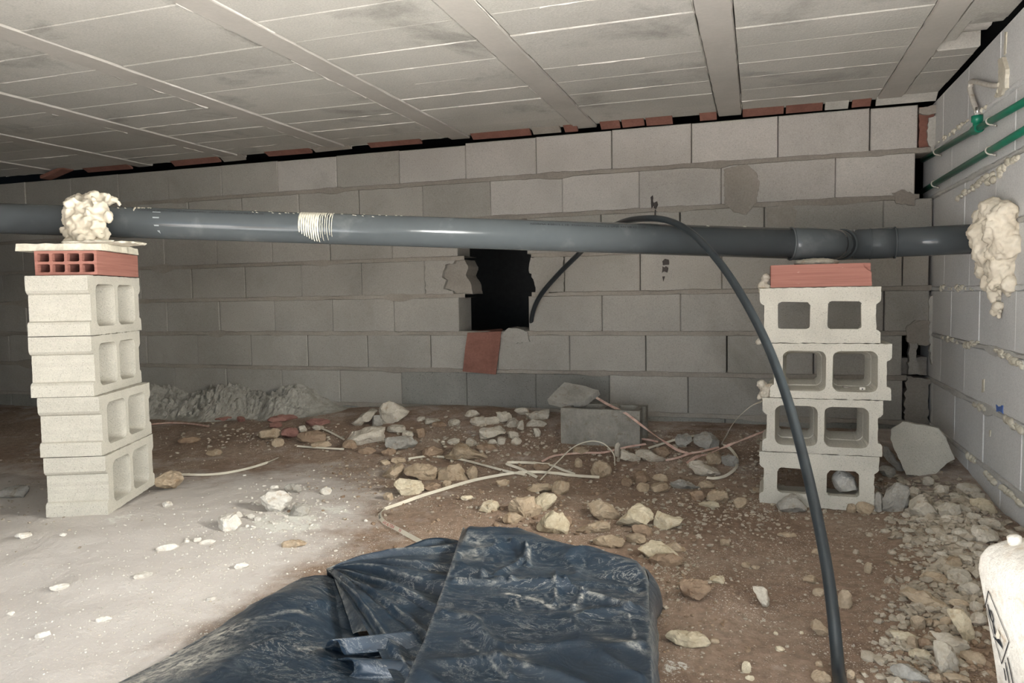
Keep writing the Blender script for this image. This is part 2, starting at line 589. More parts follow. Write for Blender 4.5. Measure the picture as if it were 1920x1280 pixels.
def prism(name, pts, w0, w1, mat, parent, mapf, bulge=0.0):
    n = len(pts)
    V = [mapf(u, v, w0 + random.uniform(-bulge, bulge)) for u, v in pts] + [mapf(u, v, w1) for u, v in pts]
    Fc = [tuple(range(n)), tuple(range(2 * n - 1, n - 1, -1))] + [(i, (i + 1) % n, n + (i + 1) % n, n + i) for i in range(n)]
    return fixn(mobj(name, V, Fc, mat, parent))


def wall_joints(off, u0, u1, pitch=0.402):
    k0 = math.floor((u0 - off) / pitch) + 1
    js = [u0]
    while off + k0 * pitch < u1 - 0.03:
        js.append(off + k0 * pitch)
        k0 += 1
    js.append(u1)
    return js


for k, off in rows.items():
    z0, z1 = H + PITCH * k + JH, H + PITCH * (k + 1) - JH
    js = wall_joints(off, -6.4, rend[k])
    # cut blocks next to the corner
    if k == 2: js = [j for j in js if j < 0] + [0.347, rend[k]]
    if k == 1: js = [j for j in js if j < 0.1] + [0.554, rend[k]]
    if k == -1: js = [j for j in js if j < 0.1] + [0.561, rend[k]]
    for a, b in zip(js, js[1:]):
        cx = (a + b) / 2
        if k in (1, -1) and abs(cx + 1.36) < 0.15: continue
        if k == 0 and a < -1.6 < b:
            # left of the hole: front shell knocked away, inner core of the cell still there
            z = lambda t: z0 + (z1 - z0) * t
            prism('concrete_block', rough_poly([(a + .002, z0), (-1.60, z0), (-1.61, z(.10)), (-1.665, z(.16)), (-1.645, z(.42)), (-1.672, z(.5)), (-1.65, z(.86)), (-1.60, z(.90)), (-1.585, z1), (a + .002, z1)]), 0, -0.028, 'wall_block', wb, mb)
            prism('concrete_block', rough_poly([(a + .002, z0), (-1.50, z0), (-1.515, z(.35)), (-1.54, z(.55)), (-1.525, z(.8)), (-1.545, z1), (a + .002, z1)]), -0.03, -0.19, 'mortar', wb, mb)
            continue
        if k == 0 and a < -1.2 < b:
            z = lambda t: z0 + (z1 - z0) * t
            prism('concrete_block', rough_poly([(-1.13, z0), (b - .002, z0), (b - .002, z1), (-1.155, z1), (-1.165, z(.7)), (-1.15, z(.45)), (-1.135, z(.3))], amp=0.005), 0, -0.19, 'wall_block', wb, mb)
            continue
        jit = random.uniform(-0.003, 0.002)
        gap = random.choice((0.0006, 0.001, 0.001, 0.0015, 0.003))
        Vb, Fb = chamf(mb, a + gap, b - gap, z0, z1 - (0.0 if k < 3 else (0.004 if cx < -1.6 else -0.006) + random.uniform(-.004, .004)), jit, 0.19, 0.004, tilt=random.uniform(-.008, .008))
        fixn(mobj('concrete_block', Vb, Fb, 'damp_block' if (k == -3 and -2.1 < cx < -0.75) or (k == -4) else 'lit_upper_block' if k >= 2 and random.random() < S((cx + 3.0) / 2.2) else 'wall_block', wb))


def bed(u0, u1, z, mapf, parent, mat, proud=0.003, half=0.0135, amp=0.006, depth=0.19, seed=0):
    n = max(2, int((u1 - u0) / 0.018))
    V, Fc = [], []
    for i in range(n + 1):
        u = u0 + (u1 - u0) * i / n
        s1 = noise.noise(Vector((u * 9, seed + z * 31, 0))) + 0.6 * noise.noise(Vector((u * 31, seed, z)))
        s2 = noise.noise(Vector((u * 9, seed + 40 + z * 17, 5))) + 0.6 * noise.noise(Vector((u * 31, seed, z + 9)))
        bl = max(0, noise.noise(Vector((u * 4.3, z * 3, seed + 2.0))) - 0.22) * 0.05
        t, b = z + half + amp * s1 + bl * 0.5, z - half + amp * s2 - bl
        p = proud * (1 + 0.8 * noise.noise(Vector((u * 14, z, 3))))
        for (v, wz) in ((z + 0.008, -depth), (t, -0.004), (t - 0.003, p), (z, p * 1.2), (b + 0.003, p), (b, -0.004), (z - 0.008, -depth)):
            V.append(mapf(u, v, wz))
        if i:
            o = (i - 1) * 7
            for q in range(6): Fc.append((o + q, o + q + 1, o + q + 8, o + q + 7))
    return fixn(mobj('mortar_joint', V, Fc, mat, parent, False))


for k in range(-4, 4):
    z = H + PITCH * k
    segs = [(-6.4, 0.757)]
    if k in (0, 1): segs = [(-6.4, -1.535), (-1.15, 0.757)]
    if k == 2: segs = [(-6.4, 0.70)]
    if k == 3: segs = [(-6.4, 0.757)]
    if k == -2: segs = [(-6.4, 0.66)]
    for a, b in segs: bed(a, b, z, mb, wb, 'mortar', 0.0025, 0.0125, 0.0055, seed=k * 3.1)

# filled and broken bits of the back wall
zz = lambda k, t: H + PITCH * (k + t)


def patch(name, px, w0, mat, amp=0.004, mapf=mb, parent=wb, plane=None, w1=-0.02):
    pts = []
    for x, y in px:
        p = plane(x, y) if plane else onY(x, y, WY)
        pts.append((p.y, p.z) if plane else (p.x, p.z))
    return prism(name, rough_poly(pts, 0.012, amp), w0, w1, mat, parent, mapf, 0.001)


prism('red_brick', rough_poly([(0.697, zz(3, .06)), (0.758, zz(3, .06)), (0.758, zz(3, .93)), (0.697, zz(3, .93))], 0.02, 0.003), -0.012, -0.15, 'terra', wb, mb)
patch('mortar_patch', [(1741, 222), (1755, 215), (1758, 262), (1748, 285), (1738, 262)], 0.004, 'mortar_pale')
patch('mortar_patch', [(1723, 203), (1757, 196), (1757, 212), (1742, 216), (1723, 212)], 0.004, 'mortar')
patch('mortar_patch', [(1357, 318), (1378, 312), (1400, 308), (1420, 325), (1424, 345), (1418, 380), (1400, 402), (1375, 398), (1358, 380)], 0.006, 'mortar')
patch('mortar_patch', [(1672, 362), (1690, 355), (1716, 364), (1716, 385), (1680, 382)], 0.005, 'mortar')
patch('mortar_patch', [(1438, 390), (1480, 382), (1495, 395), (1488, 424), (1440, 424)], 0.004, 'mortar')
patch('mortar_patch', [(1697, 615), (1715, 600), (1745, 600), (1749, 640), (1736, 648), (1700, 640)], 0.010, 'mortar')
patch('mortar_patch', [(1741, 560), (1752, 548), (1756, 690), (1748, 700), (1742, 640)], 0.016, 'mortar_pale')
prism('broken_web', rough_poly([(0.668, zz(-2, .08)), (0.716, zz(-2, .08)), (0.712, zz(-2, .3)), (0.700, zz(-2, .5)), (0.706, zz(-2, .75)), (0.700, zz(-2, .95)), (0.672, zz(-2, .95))], 0.012, .004), -0.01, -0.05, 'wall_block', wb, mb)
prism('broken_web', rough_poly([(0.642, zz(-2, .05)), (0.757, zz(-2, .05)), (0.757, zz(-2, .45)), (0.642, zz(-2, .42))], 0.02, .004), -0.06, -0.16, 'mortar', wb, mb)
prism('mortar_patch', rough_poly([(0.65, zz(-4, .6)), (0.757, zz(-4, .6)), (0.75, zz(-3, .5)), (0.757, zz(-3, 1.0)), (0.66, zz(-3, 1.05)), (0.652, zz(-3, .4))], 0.015, .006), 0.006, -0.15, 'mortar', wb, mb)
# smeared dark marks on two blocks
patch('paint_mark', [(1220, 370), (1224, 366), (1226, 385), (1222, 392)], 0.0035, 'smudge', 0.002, w1=0.0005)
patch('paint_mark', [(1226, 380), (1232, 377), (1234, 384), (1230, 392), (1226, 390)], 0.0035, 'smudge', 0.002, w1=0.0005)
patch('paint_mark', [(1228, 393), (1230, 393), (1230, 404), (1227, 404)], 0.0055, 'smudge', 0.001, w1=0.0005)
patch('paint_mark', [(1242, 490), (1247, 485), (1254, 487), (1255, 496), (1243, 497)], 0.0035, 'smudge', 0.002, w1=0.0005)
patch('paint_mark', [(1242, 499), (1246, 501), (1249, 499), (1253, 502), (1251, 511), (1245, 508), (1241, 511)], 0.0035, 'smudge', 0.002, w1=0.0005)
patch('paint_mark', [(1242, 518), (1247, 518), (1244, 528)], 0.0035, 'smudge', 0.001, w1=0.0005)
# lump of mortar on the sill of the hole
patch('mortar_patch', [(938, 630), (946, 622), (955, 614), (978, 617), (990, 622), (994, 640), (960, 644)], 0.012, 'wall_block', 0.003, w1=-0.15)

# ------------------------------------------------------------------ right wall
RXW = 0.76
wr = empty('wall_right')
tag(wr, 'grey block wall at the right carrying the green pipes', 'wall', None, 'structure')
mr_ = lambda u, v, wz: Vector((RXW - wz, u, v))
roff = {3: 3.30, 2: 3.13, 1: 3.32, 0: 3.63, -1: 3.48, -2: 3.271, -3: 3.40, -4: 3.2}
for k in rows:
    z0, z1 = H + PITCH * k + JH - 0.004, H + PITCH * (k + 1) - JH - 0.004 + (0.020 if k == 3 else 0)
    js = wall_joints(roff[k], -0.5, 4.10)
    for a, b in zip(js, js[1:]):
        Vb, Fb = chamf(mr_, a + .0015, b - .0015, z0, z1, random.uniform(-.002, .002), 0.19, 0.003, tilt=random.uniform(-.006, .006))
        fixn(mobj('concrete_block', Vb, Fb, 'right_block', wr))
for k in range(-4, 4):
    bed(-0.5, 4.10, H + PITCH * k - 0.004, mr_, wr, 'right_block' if k in (0, 3) else 'right_mortar', 0.003, 0.009, 0.005, seed=50 + k * 2.7)
# lumps squeezed out of the beds
bm = bmesh.new()
for (line, n) in (([(1760, 541), (1830, 541)], 8), ([(1768, 632), (1800, 640)], 8), ([(1808, 648), (1838, 642)], 10), ([(1866, 656), (1918, 684)], 26), ([(1826, 756), (1850, 768)], 10),
                  ([(1885, 785), (1918, 806)], 16), ([(1816, 853), (1834, 868)], 8), ([(1850, 885), (1868, 905)], 8), ([(1880, 912), (1918, 946)], 18), ([(1795, 372), (1912, 292)], 22), ([(1850, 345), (1885, 320)], 12),
                  ([(1760, 268), (1850, 200)], 12)):
    for _ in range(int(n * 1.6)):
        t = random.random()
        x, y = line[0][0] + (line[1][0] - line[0][0]) * t, line[0][1] + (line[1][1] - line[0][1]) * t
        p = onX(x, y + random.uniform(-3, 3), RXW)
        r = random.uniform(0.005, 0.013)
        mm = Matrix.Translation(p + Vector((-0.002, 0, 0))) @ Matrix.Diagonal((0.8, random.uniform(1, 2.2), random.uniform(.7, 1.2), 1))
        res = bmesh.ops.create_icosphere(bm, subdivisions=2, radius=r, matrix=mm)
        for v in res['verts']: v.co += noise.noise_vector(v.co * 160) * r * 0.35
o = bobj('mortar_lump', bm, 'slab', wr, True)
o['kind'] = 'stuff'
patch('mortar_patch', [(1878, 112), (1886, 106), (1893, 130), (1892, 165), (1880, 182), (1872, 180), (1880, 150)], 0.012, 'slab', 0.004, mr_, wr, lambda x, y: onX(x, y, RXW))
patch('mortar_patch', [(1885, 60), (1889, 60), (1887, 100), (1884, 104)], 0.003, 'slab', 0.001, mr_, wr, lambda x, y: onX(x, y, RXW), 0)
patch('mortar_patch', [(1843, 712), (1847, 710), (1846, 734), (1842, 736)], 0.003, 'slab', 0.001, mr_, wr, lambda x, y: onX(x, y, RXW), 0)
patch('mortar_patch', [(1856, 806), (1859, 806), (1858, 818), (1856, 818)], 0.003, 'slab', 0.001, mr_, wr, lambda x, y: onX(x, y, RXW), 0)
patch('paint_mark', [(1869, 758), (1873, 762), (1882, 760), (1882, 776), (1874, 770), (1870, 772)], 0.003, 'blueink', 0.002, mr_, wr, lambda x, y: onX(x, y, RXW), 0)

# ------------------------------------------------------------------ ceiling
CZ = H + 0.86
ce = empty('ceiling')
tag(ce, 'low ceiling of concrete joists and infill blocks', 'ceiling', None, 'structure')
box('topping_slab', -6.6, 1.35, -0.6, 5.5, CZ + 0.14, CZ + 0.30, 'dark', ce)
jx = [0.565, -0.13, -0.845, -1.545, -2.28, -3.0, -3.71, -4.42, -5.13, -5.84]


def joist(x, hw):
    V, Fc = [], []
    n = 110
    for i in range(n + 1):
        y = -0.5 + 4.36 * i / n
        e1 = 0.004 * noise.noise(Vector((x * 7, y * 16, 0))) + 0.003 * noise.noise(Vector((x * 7, y * 45, 0)))
        e2 = 0.004 * noise.noise(Vector((x * 7 + 9, y * 16, 0))) + 0.003 * noise.noise(Vector((x * 7, y * 45, 7)))
        zb = CZ - 0.004 - 0.001 * noise.noise(Vector((x, y * 3, 2)))
        for xx, z in ((x - hw + .012, CZ + .12), (x - hw + e1, CZ + 0.004), (x - hw + e1 + .004, zb), (x + hw + e2 - .004, zb), (x + hw + e2, CZ + .004), (x + hw - .012, CZ + .12)):
            V.append((xx, y, z))
        if i:
            o = (i - 1) * 6
            for q in range(5): Fc.append((o + q, o + q + 1, o + q + 7, o + q + 6))
    return fixn(mobj('joist', V, Fc, 'joist', ce))


for i, x in enumerate(jx): joist(x, 0.056 if i else 0.05)
seamV, seamF = [], []


def seam(p, q, wd, ht):
    n = max(3, int((q - p).length / 0.02))
    t = (q - p).normalized()
    s = Vector((-t.y, t.x, 0))
    off = random.random() * 90
    base = len(seamV)
    for i in range(n + 1):
        c = p + (q - p) * i / n + s * 0.002 * noise.noise(Vector((off, i * 0.7, 0)))
        k = max(0.05, 0.65 + 0.9 * noise.noise(Vector((off, i * 0.35, 3))))
        seamV.extend([c - s * wd * k, c - Vector((0, 0, ht * k)), c + s * wd * k])
        if i:
            a = base + (i - 1) * 3
            seamF.extend([(a, a + 1, a + 4, a + 3), (a + 1, a + 2, a + 5, a + 4)])


def bay(x0, x1, strip=False):
    for r in range(21):
        y0, y1 = -0.38 + 0.2 * r, -0.38 + 0.2 * (r + 1)
        if strip and 2.80 < (y0 + y1) / 2 < 3.2:
            continue
        dz = random.uniform(-0.0015, 0.003)
        g = random.uniform(0.0006, 0.0018)
        V, Fc = chamf(lambda u, v, wz: Vector((u, v, CZ + dz - wz)), x0, x1, y0 + g, y1 - g, 0, 0.12, 0.0025, tilt=random.uniform(-.003, .003))
        fixn(mobj('ceiling_block', V, Fc, 'ceil_block', ce))
        if random.random() < 0.55 and not strip:
            a = random.uniform(0, 0.35) * (x1 - x0)
            b = (1 - random.uniform(0, 0.35)) * (x1 - x0)
            if random.random() < .5: a, b = 0.0, x1 - x0
            seam(Vector((x0 + a, y1, CZ + .0025)), Vector((x0 + b, y1, CZ + .0025)), 0.0022, 0.0045)


edges = sorted(jx)
for a, b in zip(edges, edges[1:]):
    bay(a + 0.056 + .003, b - (0.056 if b < .5 else .05) - .003)
bay(0.565 + 0.05 + .003, 0.757, True)
for x in jx[1:7]:
    for sgn in (-1, 1):
        y = 1.2
        while y < 3.7:
            L = random.uniform(0.1, 0.6)
            if random.random() < 0.45: seam(Vector((x + sgn * .058, y, CZ)), Vector((x + sgn * .058, min(3.77, y + L), CZ)), 0.003, 0.006)
            y += L
o = mobj('mortar_seam', seamV, seamF, 'seam', ce)
o['kind'] = 'stuff'
# knocked-out block in the strip by the right wall: hollow seen from below
bxs = []
cv = lambda u, v, wz: Vector((u, v, CZ - wz))
V, Fc = chamf(cv, 0.655, 0.757, 2.80, 2.86, 0.0, 0.12, 0.004)
chamf(cv, 0.618, 0.657, 2.80, 3.02, 0.0, 0.12, 0.004, V, Fc)
chamf(cv, 0.618, 0.757, 3.13, 3.22, -0.001, 0.12, 0.004, V, Fc)
chamf(cv, 0.63, 0.757, 2.85, 2.96, -0.075, 0.12, 0.004, V, Fc)
fixn(mobj('broken_ceiling_block', V, Fc, 'ceil_block', ce))
V, Fc = [], []
for i in range(13):
    x = 0.64 + 0.117 * i / 12
    for y, z in ((2.95, .075), (2.965, .052), (3.0, .034 + .004 * noise.noise(Vector((x * 60, 0, 0)))), (3.055, .036), (3.075, .042), (3.08, .06), (3.10, .066), (3.14, .067)):
        V.append((x, y, CZ + z))
    if i:
        for q in range(7):
            a = (i - 1) * 8 + q
            Fc.append((a, a + 1, a + 9, a + 8))
fixn(mobj('broken_ceiling_web', V, Fc, 'seam', ce, True))
# tile closers along the top of the back wall
for (a, b, mt, hgt) in ((-0.27, -0.19, 'terra', .03), (-0.07, .115, 'terra', .03), (.125, .285, 'terra', .03), (.295, .395, 'mortar_pale', .032), (.41, .49, 'terra', .028), (.51, .755, 'mortar_pale', .03), (-1.46, -1.13, 'terra', .028), (-1.12, -.97, 'mortar', .026), (-.95, -.88, 'terra', .028),
                        (-.76, -.66, 'terra', .03), (-.65, -.54, 'terra', .03), (-.53, -.40, 'terra', .032), (-2.08, -1.76, 'terra', .022), (-4.15, -3.78, 'terra', .024), (-3.45, -3.1, 'terra', .03), (-3.08, -2.92, 'mortar', .03), (-2.76, -2.46, 'terra', .022), (-2.44, -2.2, 'mortar', .02)):
    V, Fc = chamf(lambda u, v, wz: Vector((u, v, CZ + .004 - hgt * (v - 3.775) / 0.05 - wz)), a, b, 3.775, 3.826, 0, 0.012, 0.002)
    V = [v + Vector((0, 0, random.uniform(-.002, .002))) for v in V]
    fixn(mobj('closer_tile', V, Fc, mt, ce))
V, Fc = chamf(lambda u, v, wz: Vector((u, v, CZ - .004 - 0.05 * (u + 4.24) / -0.2 * 1.0 - wz)), -4.44, -4.24, 3.72, 3.80, 0, 0.02, 0.004)
fixn(mobj('closer_tile', V, Fc, 'terra', ce))

# ------------------------------------------------------------------ hollow concrete blocks
def rrect(cx, cz, hw, hh, r, n=5, jit=0.0008):
    out = []
    for (sx, sz, a0) in ((1, -1, -90), (1, 1, 0), (-1, 1, 90), (-1, -1, 180)):
        for k in range(n + 1):
            a = math.radians(a0 + 90 * k / n)
            out.append((cx + sx * (hw - r) + r * math.cos(a) + random.uniform(-jit, jit), cz + sz * (hh - r) + r * math.sin(a) + random.uniform(-jit, jit)))
    return out


def cell_block(L=0.385, W=0.19, D=0.19, arch=False, cells=True):
    """hollow block lying on its side; the wide mouths of its two cells at local -Y"""
    l, h = L / 2, W / 2
    end = [(l, -h), (l, -.060), (l - .005, -.053), (l - .014, -.049), (l - .015, .036), (l - .006, .041), (l, .049), (l, h)]
    out = end + [(-x, z) for x, z in reversed(end)]
    out = rough_poly(out, 0.011, 0.0013)
    bm = bmesh.new()
    rings = []
    for y, k in ((-D / 2, 1), (D / 2, 0)):
        rings.append([bm.verts.new((x + random.uniform(-.0006, .0006), y, z)) for x, z in out])
    n = len(out)
    for i in range(n): bm.faces.new((rings[0][i], rings[0][(i + 1) % n], rings[1][(i + 1) % n], rings[1][i]))
    el = [[bm.edges.get((r[i], r[(i + 1) % n])) for i in range(n)] for r in rings]
    for sx in (-1, 1):
        cx = sx * 0.0805
        prof = [(-D / 2, .070, .070, .024), (-D / 2 + .012, .069, .068, .024), (0.0, .063, .062, .022), (0.004, .061, .059, .022), (D / 2 - .03, .053, .048, .014), (D / 2, .052, .047, .012)]
        prev = None
        for q, (y, a, b, r) in enumerate(prof):
            pts = rrect(cx, 0.0, a, b, r, 5, 0.0018 if q == len(prof) - 1 else 0.0007)
            if arch and q == len(prof) - 1:
                pts = [(x, z - 0.012 * (abs(x - cx) / .052) ** 2 if z > 0.02 else z) for x, z in pts]
            vs_ = [bm.verts.new((x, y, z)) for x, z in pts]
            if prev:
                for i in range(len(vs_)): bm.faces.new((prev[i], prev[(i + 1) % len(vs_)], vs_[(i + 1) % len(vs_)], vs_[i]))
            es = [bm.edges.get((vs_[i], vs_[(i + 1) % len(vs_)])) or bm.edges.new((vs_[i], vs_[(i + 1) % len(vs_)])) for i in range(len(vs_))]
            if q == 0: el[0] += es
            if q == len(prof) - 1: el[1] += es
            prev = vs_
    for e in el: bmesh.ops.triangle_fill(bm, use_beauty=True, use_dissolve=False, edges=e)
    bmesh.ops.recalc_face_normals(bm, faces=bm.faces)
    me = bpy.data.meshes.new('hollow_block')
    bm.to_mesh(me)
    bm.free()
    me.materials.append(M['hollow'])
    return me


def block(me, loc, rz, label, group, tilt=0.0):
    o = bpy.data.objects.new('concrete_block', me)
    COL.objects.link(o)
    o.location = loc
    o.rotation_euler = (0, tilt, rz)
    return tag(o, label, 'block', group)


b1, b2 = cell_block(), cell_block(arch=True)
LB = 0.402
bl = [cell_block(LB, 0.194, 0.192), cell_block(LB, 0.194, 0.192)]
FX, FY = math.cos(math.radians(23.5)), math.sin(math.radians(23.5))      # the way the mouths face
c0 = Vector((-2.19, 2.015, 0))
base_l = 0.062
lab = ['lowest grey hollow block of the left pier, footed in the dusty soil', 'second grey hollow block from the bottom of the left pier',
       'third grey hollow block up in the left pier, overhanging the one below', 'top grey hollow block of the left pier, just under the red brick']
for i, off in enumerate((0.004, -0.002, -0.024, -0.020)):
    block(bl[i % 2], c0 + Vector((FX * off, FY * off, base_l + 0.1962 * (i + 0.5))), math.radians(113.5 + (0, -1.0, 0.8, -0.6)[i]), lab[i], 'hollow blocks of the left pier')
# right pier
lab = ['bottom pale hollow block of the right pier, a white stone inside its cell', 'second pale hollow block from the floor in the right pier, wide rounded cells',
       'third pale hollow block up in the right pier, with a white card in its cell', 'top pale hollow block of the right pier, small square cells, under red brick']
spec = [(0.203, 180, b2), (0.212, 0, b1), (0.236, 0.6, b1), (0.202, 180, b1)]
for i, (x, rz, me) in enumerate(spec):
    block(me, Vector((x, 2.855, 0.0 + 0.1922 * (i + 0.5))), math.radians(rz - 0.8), lab[i], 'hollow blocks of the right pier')


# ------------------------------------------------------------------ hollow red bricks
def brick_mesh(L, W, Hh, nx, nz, chip=False):
    """cells run along local Y, mouths at -Y and +Y"""
    bm = bmesh.new()
    w, h = W / 2, Hh / 2
    outp = rough_poly([(-w, -h), (w, -h), (w, h), (-w, h)], 0.03, 0.0006)
    rings = [[bm.verts.new((x, y, z)) for x, z in outp] for y in (-L / 2, L / 2)]
    n = len(outp)
    for i in range(n): bm.faces.new((rings[0][i], rings[0][(i + 1) % n], rings[1][(i + 1) % n], rings[1][i]))
    el = [[bm.edges.get((r[i], r[(i + 1) % n])) for i in range(n)] for r in rings]
    wall = 0.0085
    cw, chh = (W - wall * (nx + 1)) / nx, (Hh - wall * (nz + 1)) / nz
    for a in range(nx):
        for b in range(nz):
            cx, cz = -w + wall + cw / 2 + a * (cw + wall), -h + wall + chh / 2 + b * (chh + wall)
            pts = rrect(cx, cz, cw / 2, chh / 2, 0.004, 2, 0.0006)
            lo = [[bm.verts.new((x, y, z)) for x, z in pts] for y in (-L / 2, L / 2)]
            k = len(pts)
            for i in range(k): bm.faces.new((lo[0][i], lo[0][(i + 1) % k], lo[1][(i + 1) % k], lo[1][i]))
            for r in (0, 1): el[r] += [bm.edges.get((lo[r][i], lo[r][(i + 1) % k])) for i in range(k)]
    for e in el: bmesh.ops.triangle_fill(bm, use_beauty=True, use_dissolve=False, edges=e)
    return bm


bm = brick_mesh(0.33, 0.192, 0.078, 4, 2)
o = bobj('hollow_brick', bm, 'brick')
o.location = c0 + Vector((0.015, 0.02, base_l + 0.786 + 0.0395))
o.location += Vector((-FX * .025 + FY * .02, -FY * .025 - FX * .02, 0))
o.rotation_euler = (0, 0, math.radians(23.5))
tag(o, 'red hollow brick on the left pier showing eight square holes', 'brick')
# right brick: laid across, one upper corner snapped off
bm = bmesh.new()
L, W, Hh = 0.318, 0.165, 0.077
fr = [(-L / 2, -Hh / 2), (L / 2 + .003, -Hh / 2), (L / 2 + .001, .008), (L / 2 - .012, .016), (L / 2 - .022, .026), (L / 2 - .024, .034), (L / 2 - .018, Hh / 2), (-L / 2 + .003, Hh / 2)]
bk = [(-L / 2, -Hh / 2), (L / 2, -Hh / 2), (L / 2, .008), (L / 2, .016), (L / 2, .026), (L / 2, .034), (L / 2, Hh / 2), (-L / 2, Hh / 2)]
va = [bm.verts.new((x, -W / 2, z)) for x, z in fr]
vm_ = [bm.verts.new((x, -W / 2 + .012, z)) for x, z in fr]
vk = [bm.verts.new((x, -W / 2 + .012, z)) for x, z in bk]
vb = [bm.verts.new((x, W / 2, z)) for x, z in bk]
bm.faces.new(va)
bm.faces.new(vb[::-1])
for i in range(8):
    j = (i + 1) % 8
    bm.faces.new((va[i], va[j], vm_[j], vm_[i]))
    bm.faces.new((vk[i], vk[j], vb[j], vb[i]))
    if (vm_[i].co - vk[i].co).length > 1e-5 or (vm_[j].co - vk[j].co).length > 1e-5:
        bm.faces.new((vm_[i], vm_[j], vk[j], vk[i]))
o = bobj('hollow_brick', bm, 'brick')
o.location = (0.203, 2.845, 0.770 + 0.039)
tag(o, 'red brick on the right pier with a broken upper corner', 'brick')


# ------------------------------------------------------------------ lumpy foam and mortar
def lumps(name, blobs, mat, voxel=0.006, amp=0.006, freq=55, parent=None):
    bm = bmesh.new()
    for c, r in blobs:
        s = r if isinstance(r, Vector) else Vector((r, r, r))
        bmesh.ops.create_icosphere(bm, subdivisions=2, radius=1, matrix=Matrix.Translation(c) @ Matrix.Diagonal((s.x, s.y, s.z, 1)))
    tmp = bobj(name, bm, mat)
    md = tmp.modifiers.new('r', 'REMESH')
    md.mode = 'VOXEL'
    md.voxel_size = voxel
    bpy.context.view_layer.update()
    me = bpy.data.meshes.new_from_object(tmp.evaluated_get(bpy.context.evaluated_depsgraph_get()))
    old = tmp.data
    tmp.modifiers.clear()
    tmp.data = me
    bpy.data.meshes.remove(old)
    bm = bmesh.new()
    bm.from_mesh(me)
    left, isl = set(bm.verts), []
    while left:
        st_ = [left.pop()]
        cur_ = list(st_)
        while st_:
            v = st_.pop()
            for e_ in v.link_edges:
                u_ = e_.other_vert(v)
                if u_ in left:
                    left.discard(u_)
                    cur_.append(u_)
                    st_.append(u_)
        isl.append(cur_)
    isl.sort(key=len)
    for i_ in isl[:-1]: bmesh.ops.delete(bm, geom=i_, context='VERTS')
    bm.to_mesh(me)
    bm.free()
    nr = [v.normal.copy() for v in me.vertices]
    for v, q in zip(me.vertices, nr):
        a = noise.noise(v.co * freq) + 0.5 * noise.noise(v.co * freq * 2.3) - 0.7 * max(0, noise.noise(v.co * freq * 0.8 + Vector((9, 3, 1))))
        v.co += q * amp * a
    me.polygons.foreach_set('use_smooth', [True] * len(me.polygons))
    if not me.materials: me.materials.append(M[mat])
    if parent: tmp.parent = parent
    return tmp


random.seed(5)
PD = 2.72
pipeA = onD(-150, 404.5, PD)
pipeB = onD(1500, 457, PD)
top_l = base_l + 0.786 + 0.079
# cream slab on the left brick
pts = [onD(x, y, 2.45) for x, y in ((97, 457), (150, 456), (215, 455), (279, 457))]
bm = bmesh.new()
zs0, zs1 = top_l + 0.001, top_l + 0.024
cxy = Vector((-2.205, 2.02, 0))
loc2 = lambda a, b: cxy + Vector((FX * a + -FY * b, FY * a + FX * b, 0))
outl = [(-.155, -.165), (-.06, -.170), (.05, -.168), (.115, -.168), (.122, -.05), (.118, .12), (.06, .165), (-.13, .16), (-.16, .05)]
outl = rough_poly(outl, 0.025, 0.003)
lo = [bm.verts.new(loc2(a, b) + Vector((0, 0, zs0))) for a, b in outl]
hi = [bm.verts.new(loc2(a * .985, b * .985) + Vector((0, 0, zs1 + random.uniform(-.0015, .0015)))) for a, b in outl]
bm.faces.new(lo[::-1])
bm.faces.new(hi)
for i in range(len(lo)): bm.faces.new((lo[i], lo[(i + 1) % len(lo)], hi[(i + 1) % len(lo)], hi[i]))
o = bobj('capping_slab', bm, 'slab')
tag(o, 'thin cream stone slab lying on the left red brick', 'slab')
# foam around the pipe
pc = pipeA + (pipeB - pipeA) * 0.192
blobs = []
P = lambda x, y, d: onD(x, y, d)
for (x, y, d, r) in ((160, 440, 2.60, .045), (135, 438, 2.62, .03), (185, 436, 2.62, .035), (150, 420, 2.60, .045), (175, 415, 2.60, .04), (138, 405, 2.62, .038), (160, 398, 2.62, .045), (185, 395, 2.62, .035), (150, 383, 2.68, .035), (175, 378, 2.68, .04),
                     (200, 374, 2.68, .025), (212, 376, 2.70, .016), (222, 380, 2.70, .010), (132, 385, 2.66, .022), (130, 420, 2.62, .022), (125, 430, 2.64, .016), (192, 408, 2.63, .022), (140, 375, 2.70, .018), (182, 368, 2.71, .016), (190, 450, 2.63, .02),
                     (160, 452, 2.58, .035), (130, 452, 2.60, .022), (160, 400, 2.74, .07), (160, 440, 2.72, .06), (205, 400, 2.64, .012)):
    blobs.append((P(x, y, d), r))
for _ in range(26):
    x, y = random.uniform(122, 205), random.uniform(372, 448)
    if x > 190 and y > 410: continue
    blobs.append((P(x, y, random.uniform(2.56, 2.62)), random.uniform(.010, .019)))
o = lumps('expanding_foam', blobs, 'foam', 0.0055, 0.011, 42)
tag(o, 'lumpy cream foam packed round the pipe on top of the left pier', 'foam')
# thin spread of mortar under it
blobs = [(P(x, y, d), Vector((a, b, .006))) for x, y, d, a, b in ((170, 456, 2.44, .10, .04), (215, 453, 2.5, .09, .05), (245, 452, 2.55, .06, .05), (140, 456, 2.44, .05, .03), (200, 454, 2.6, .10, .08))]
o = lumps('mortar_spread', [(Vector((c.x, c.y, zs1 + 0.004)), r) for c, r in blobs], 'slab', 0.004, 0.003, 50)
tag(o, 'flat cream skin of mortar spread over the slab on the left pier', 'mortar')

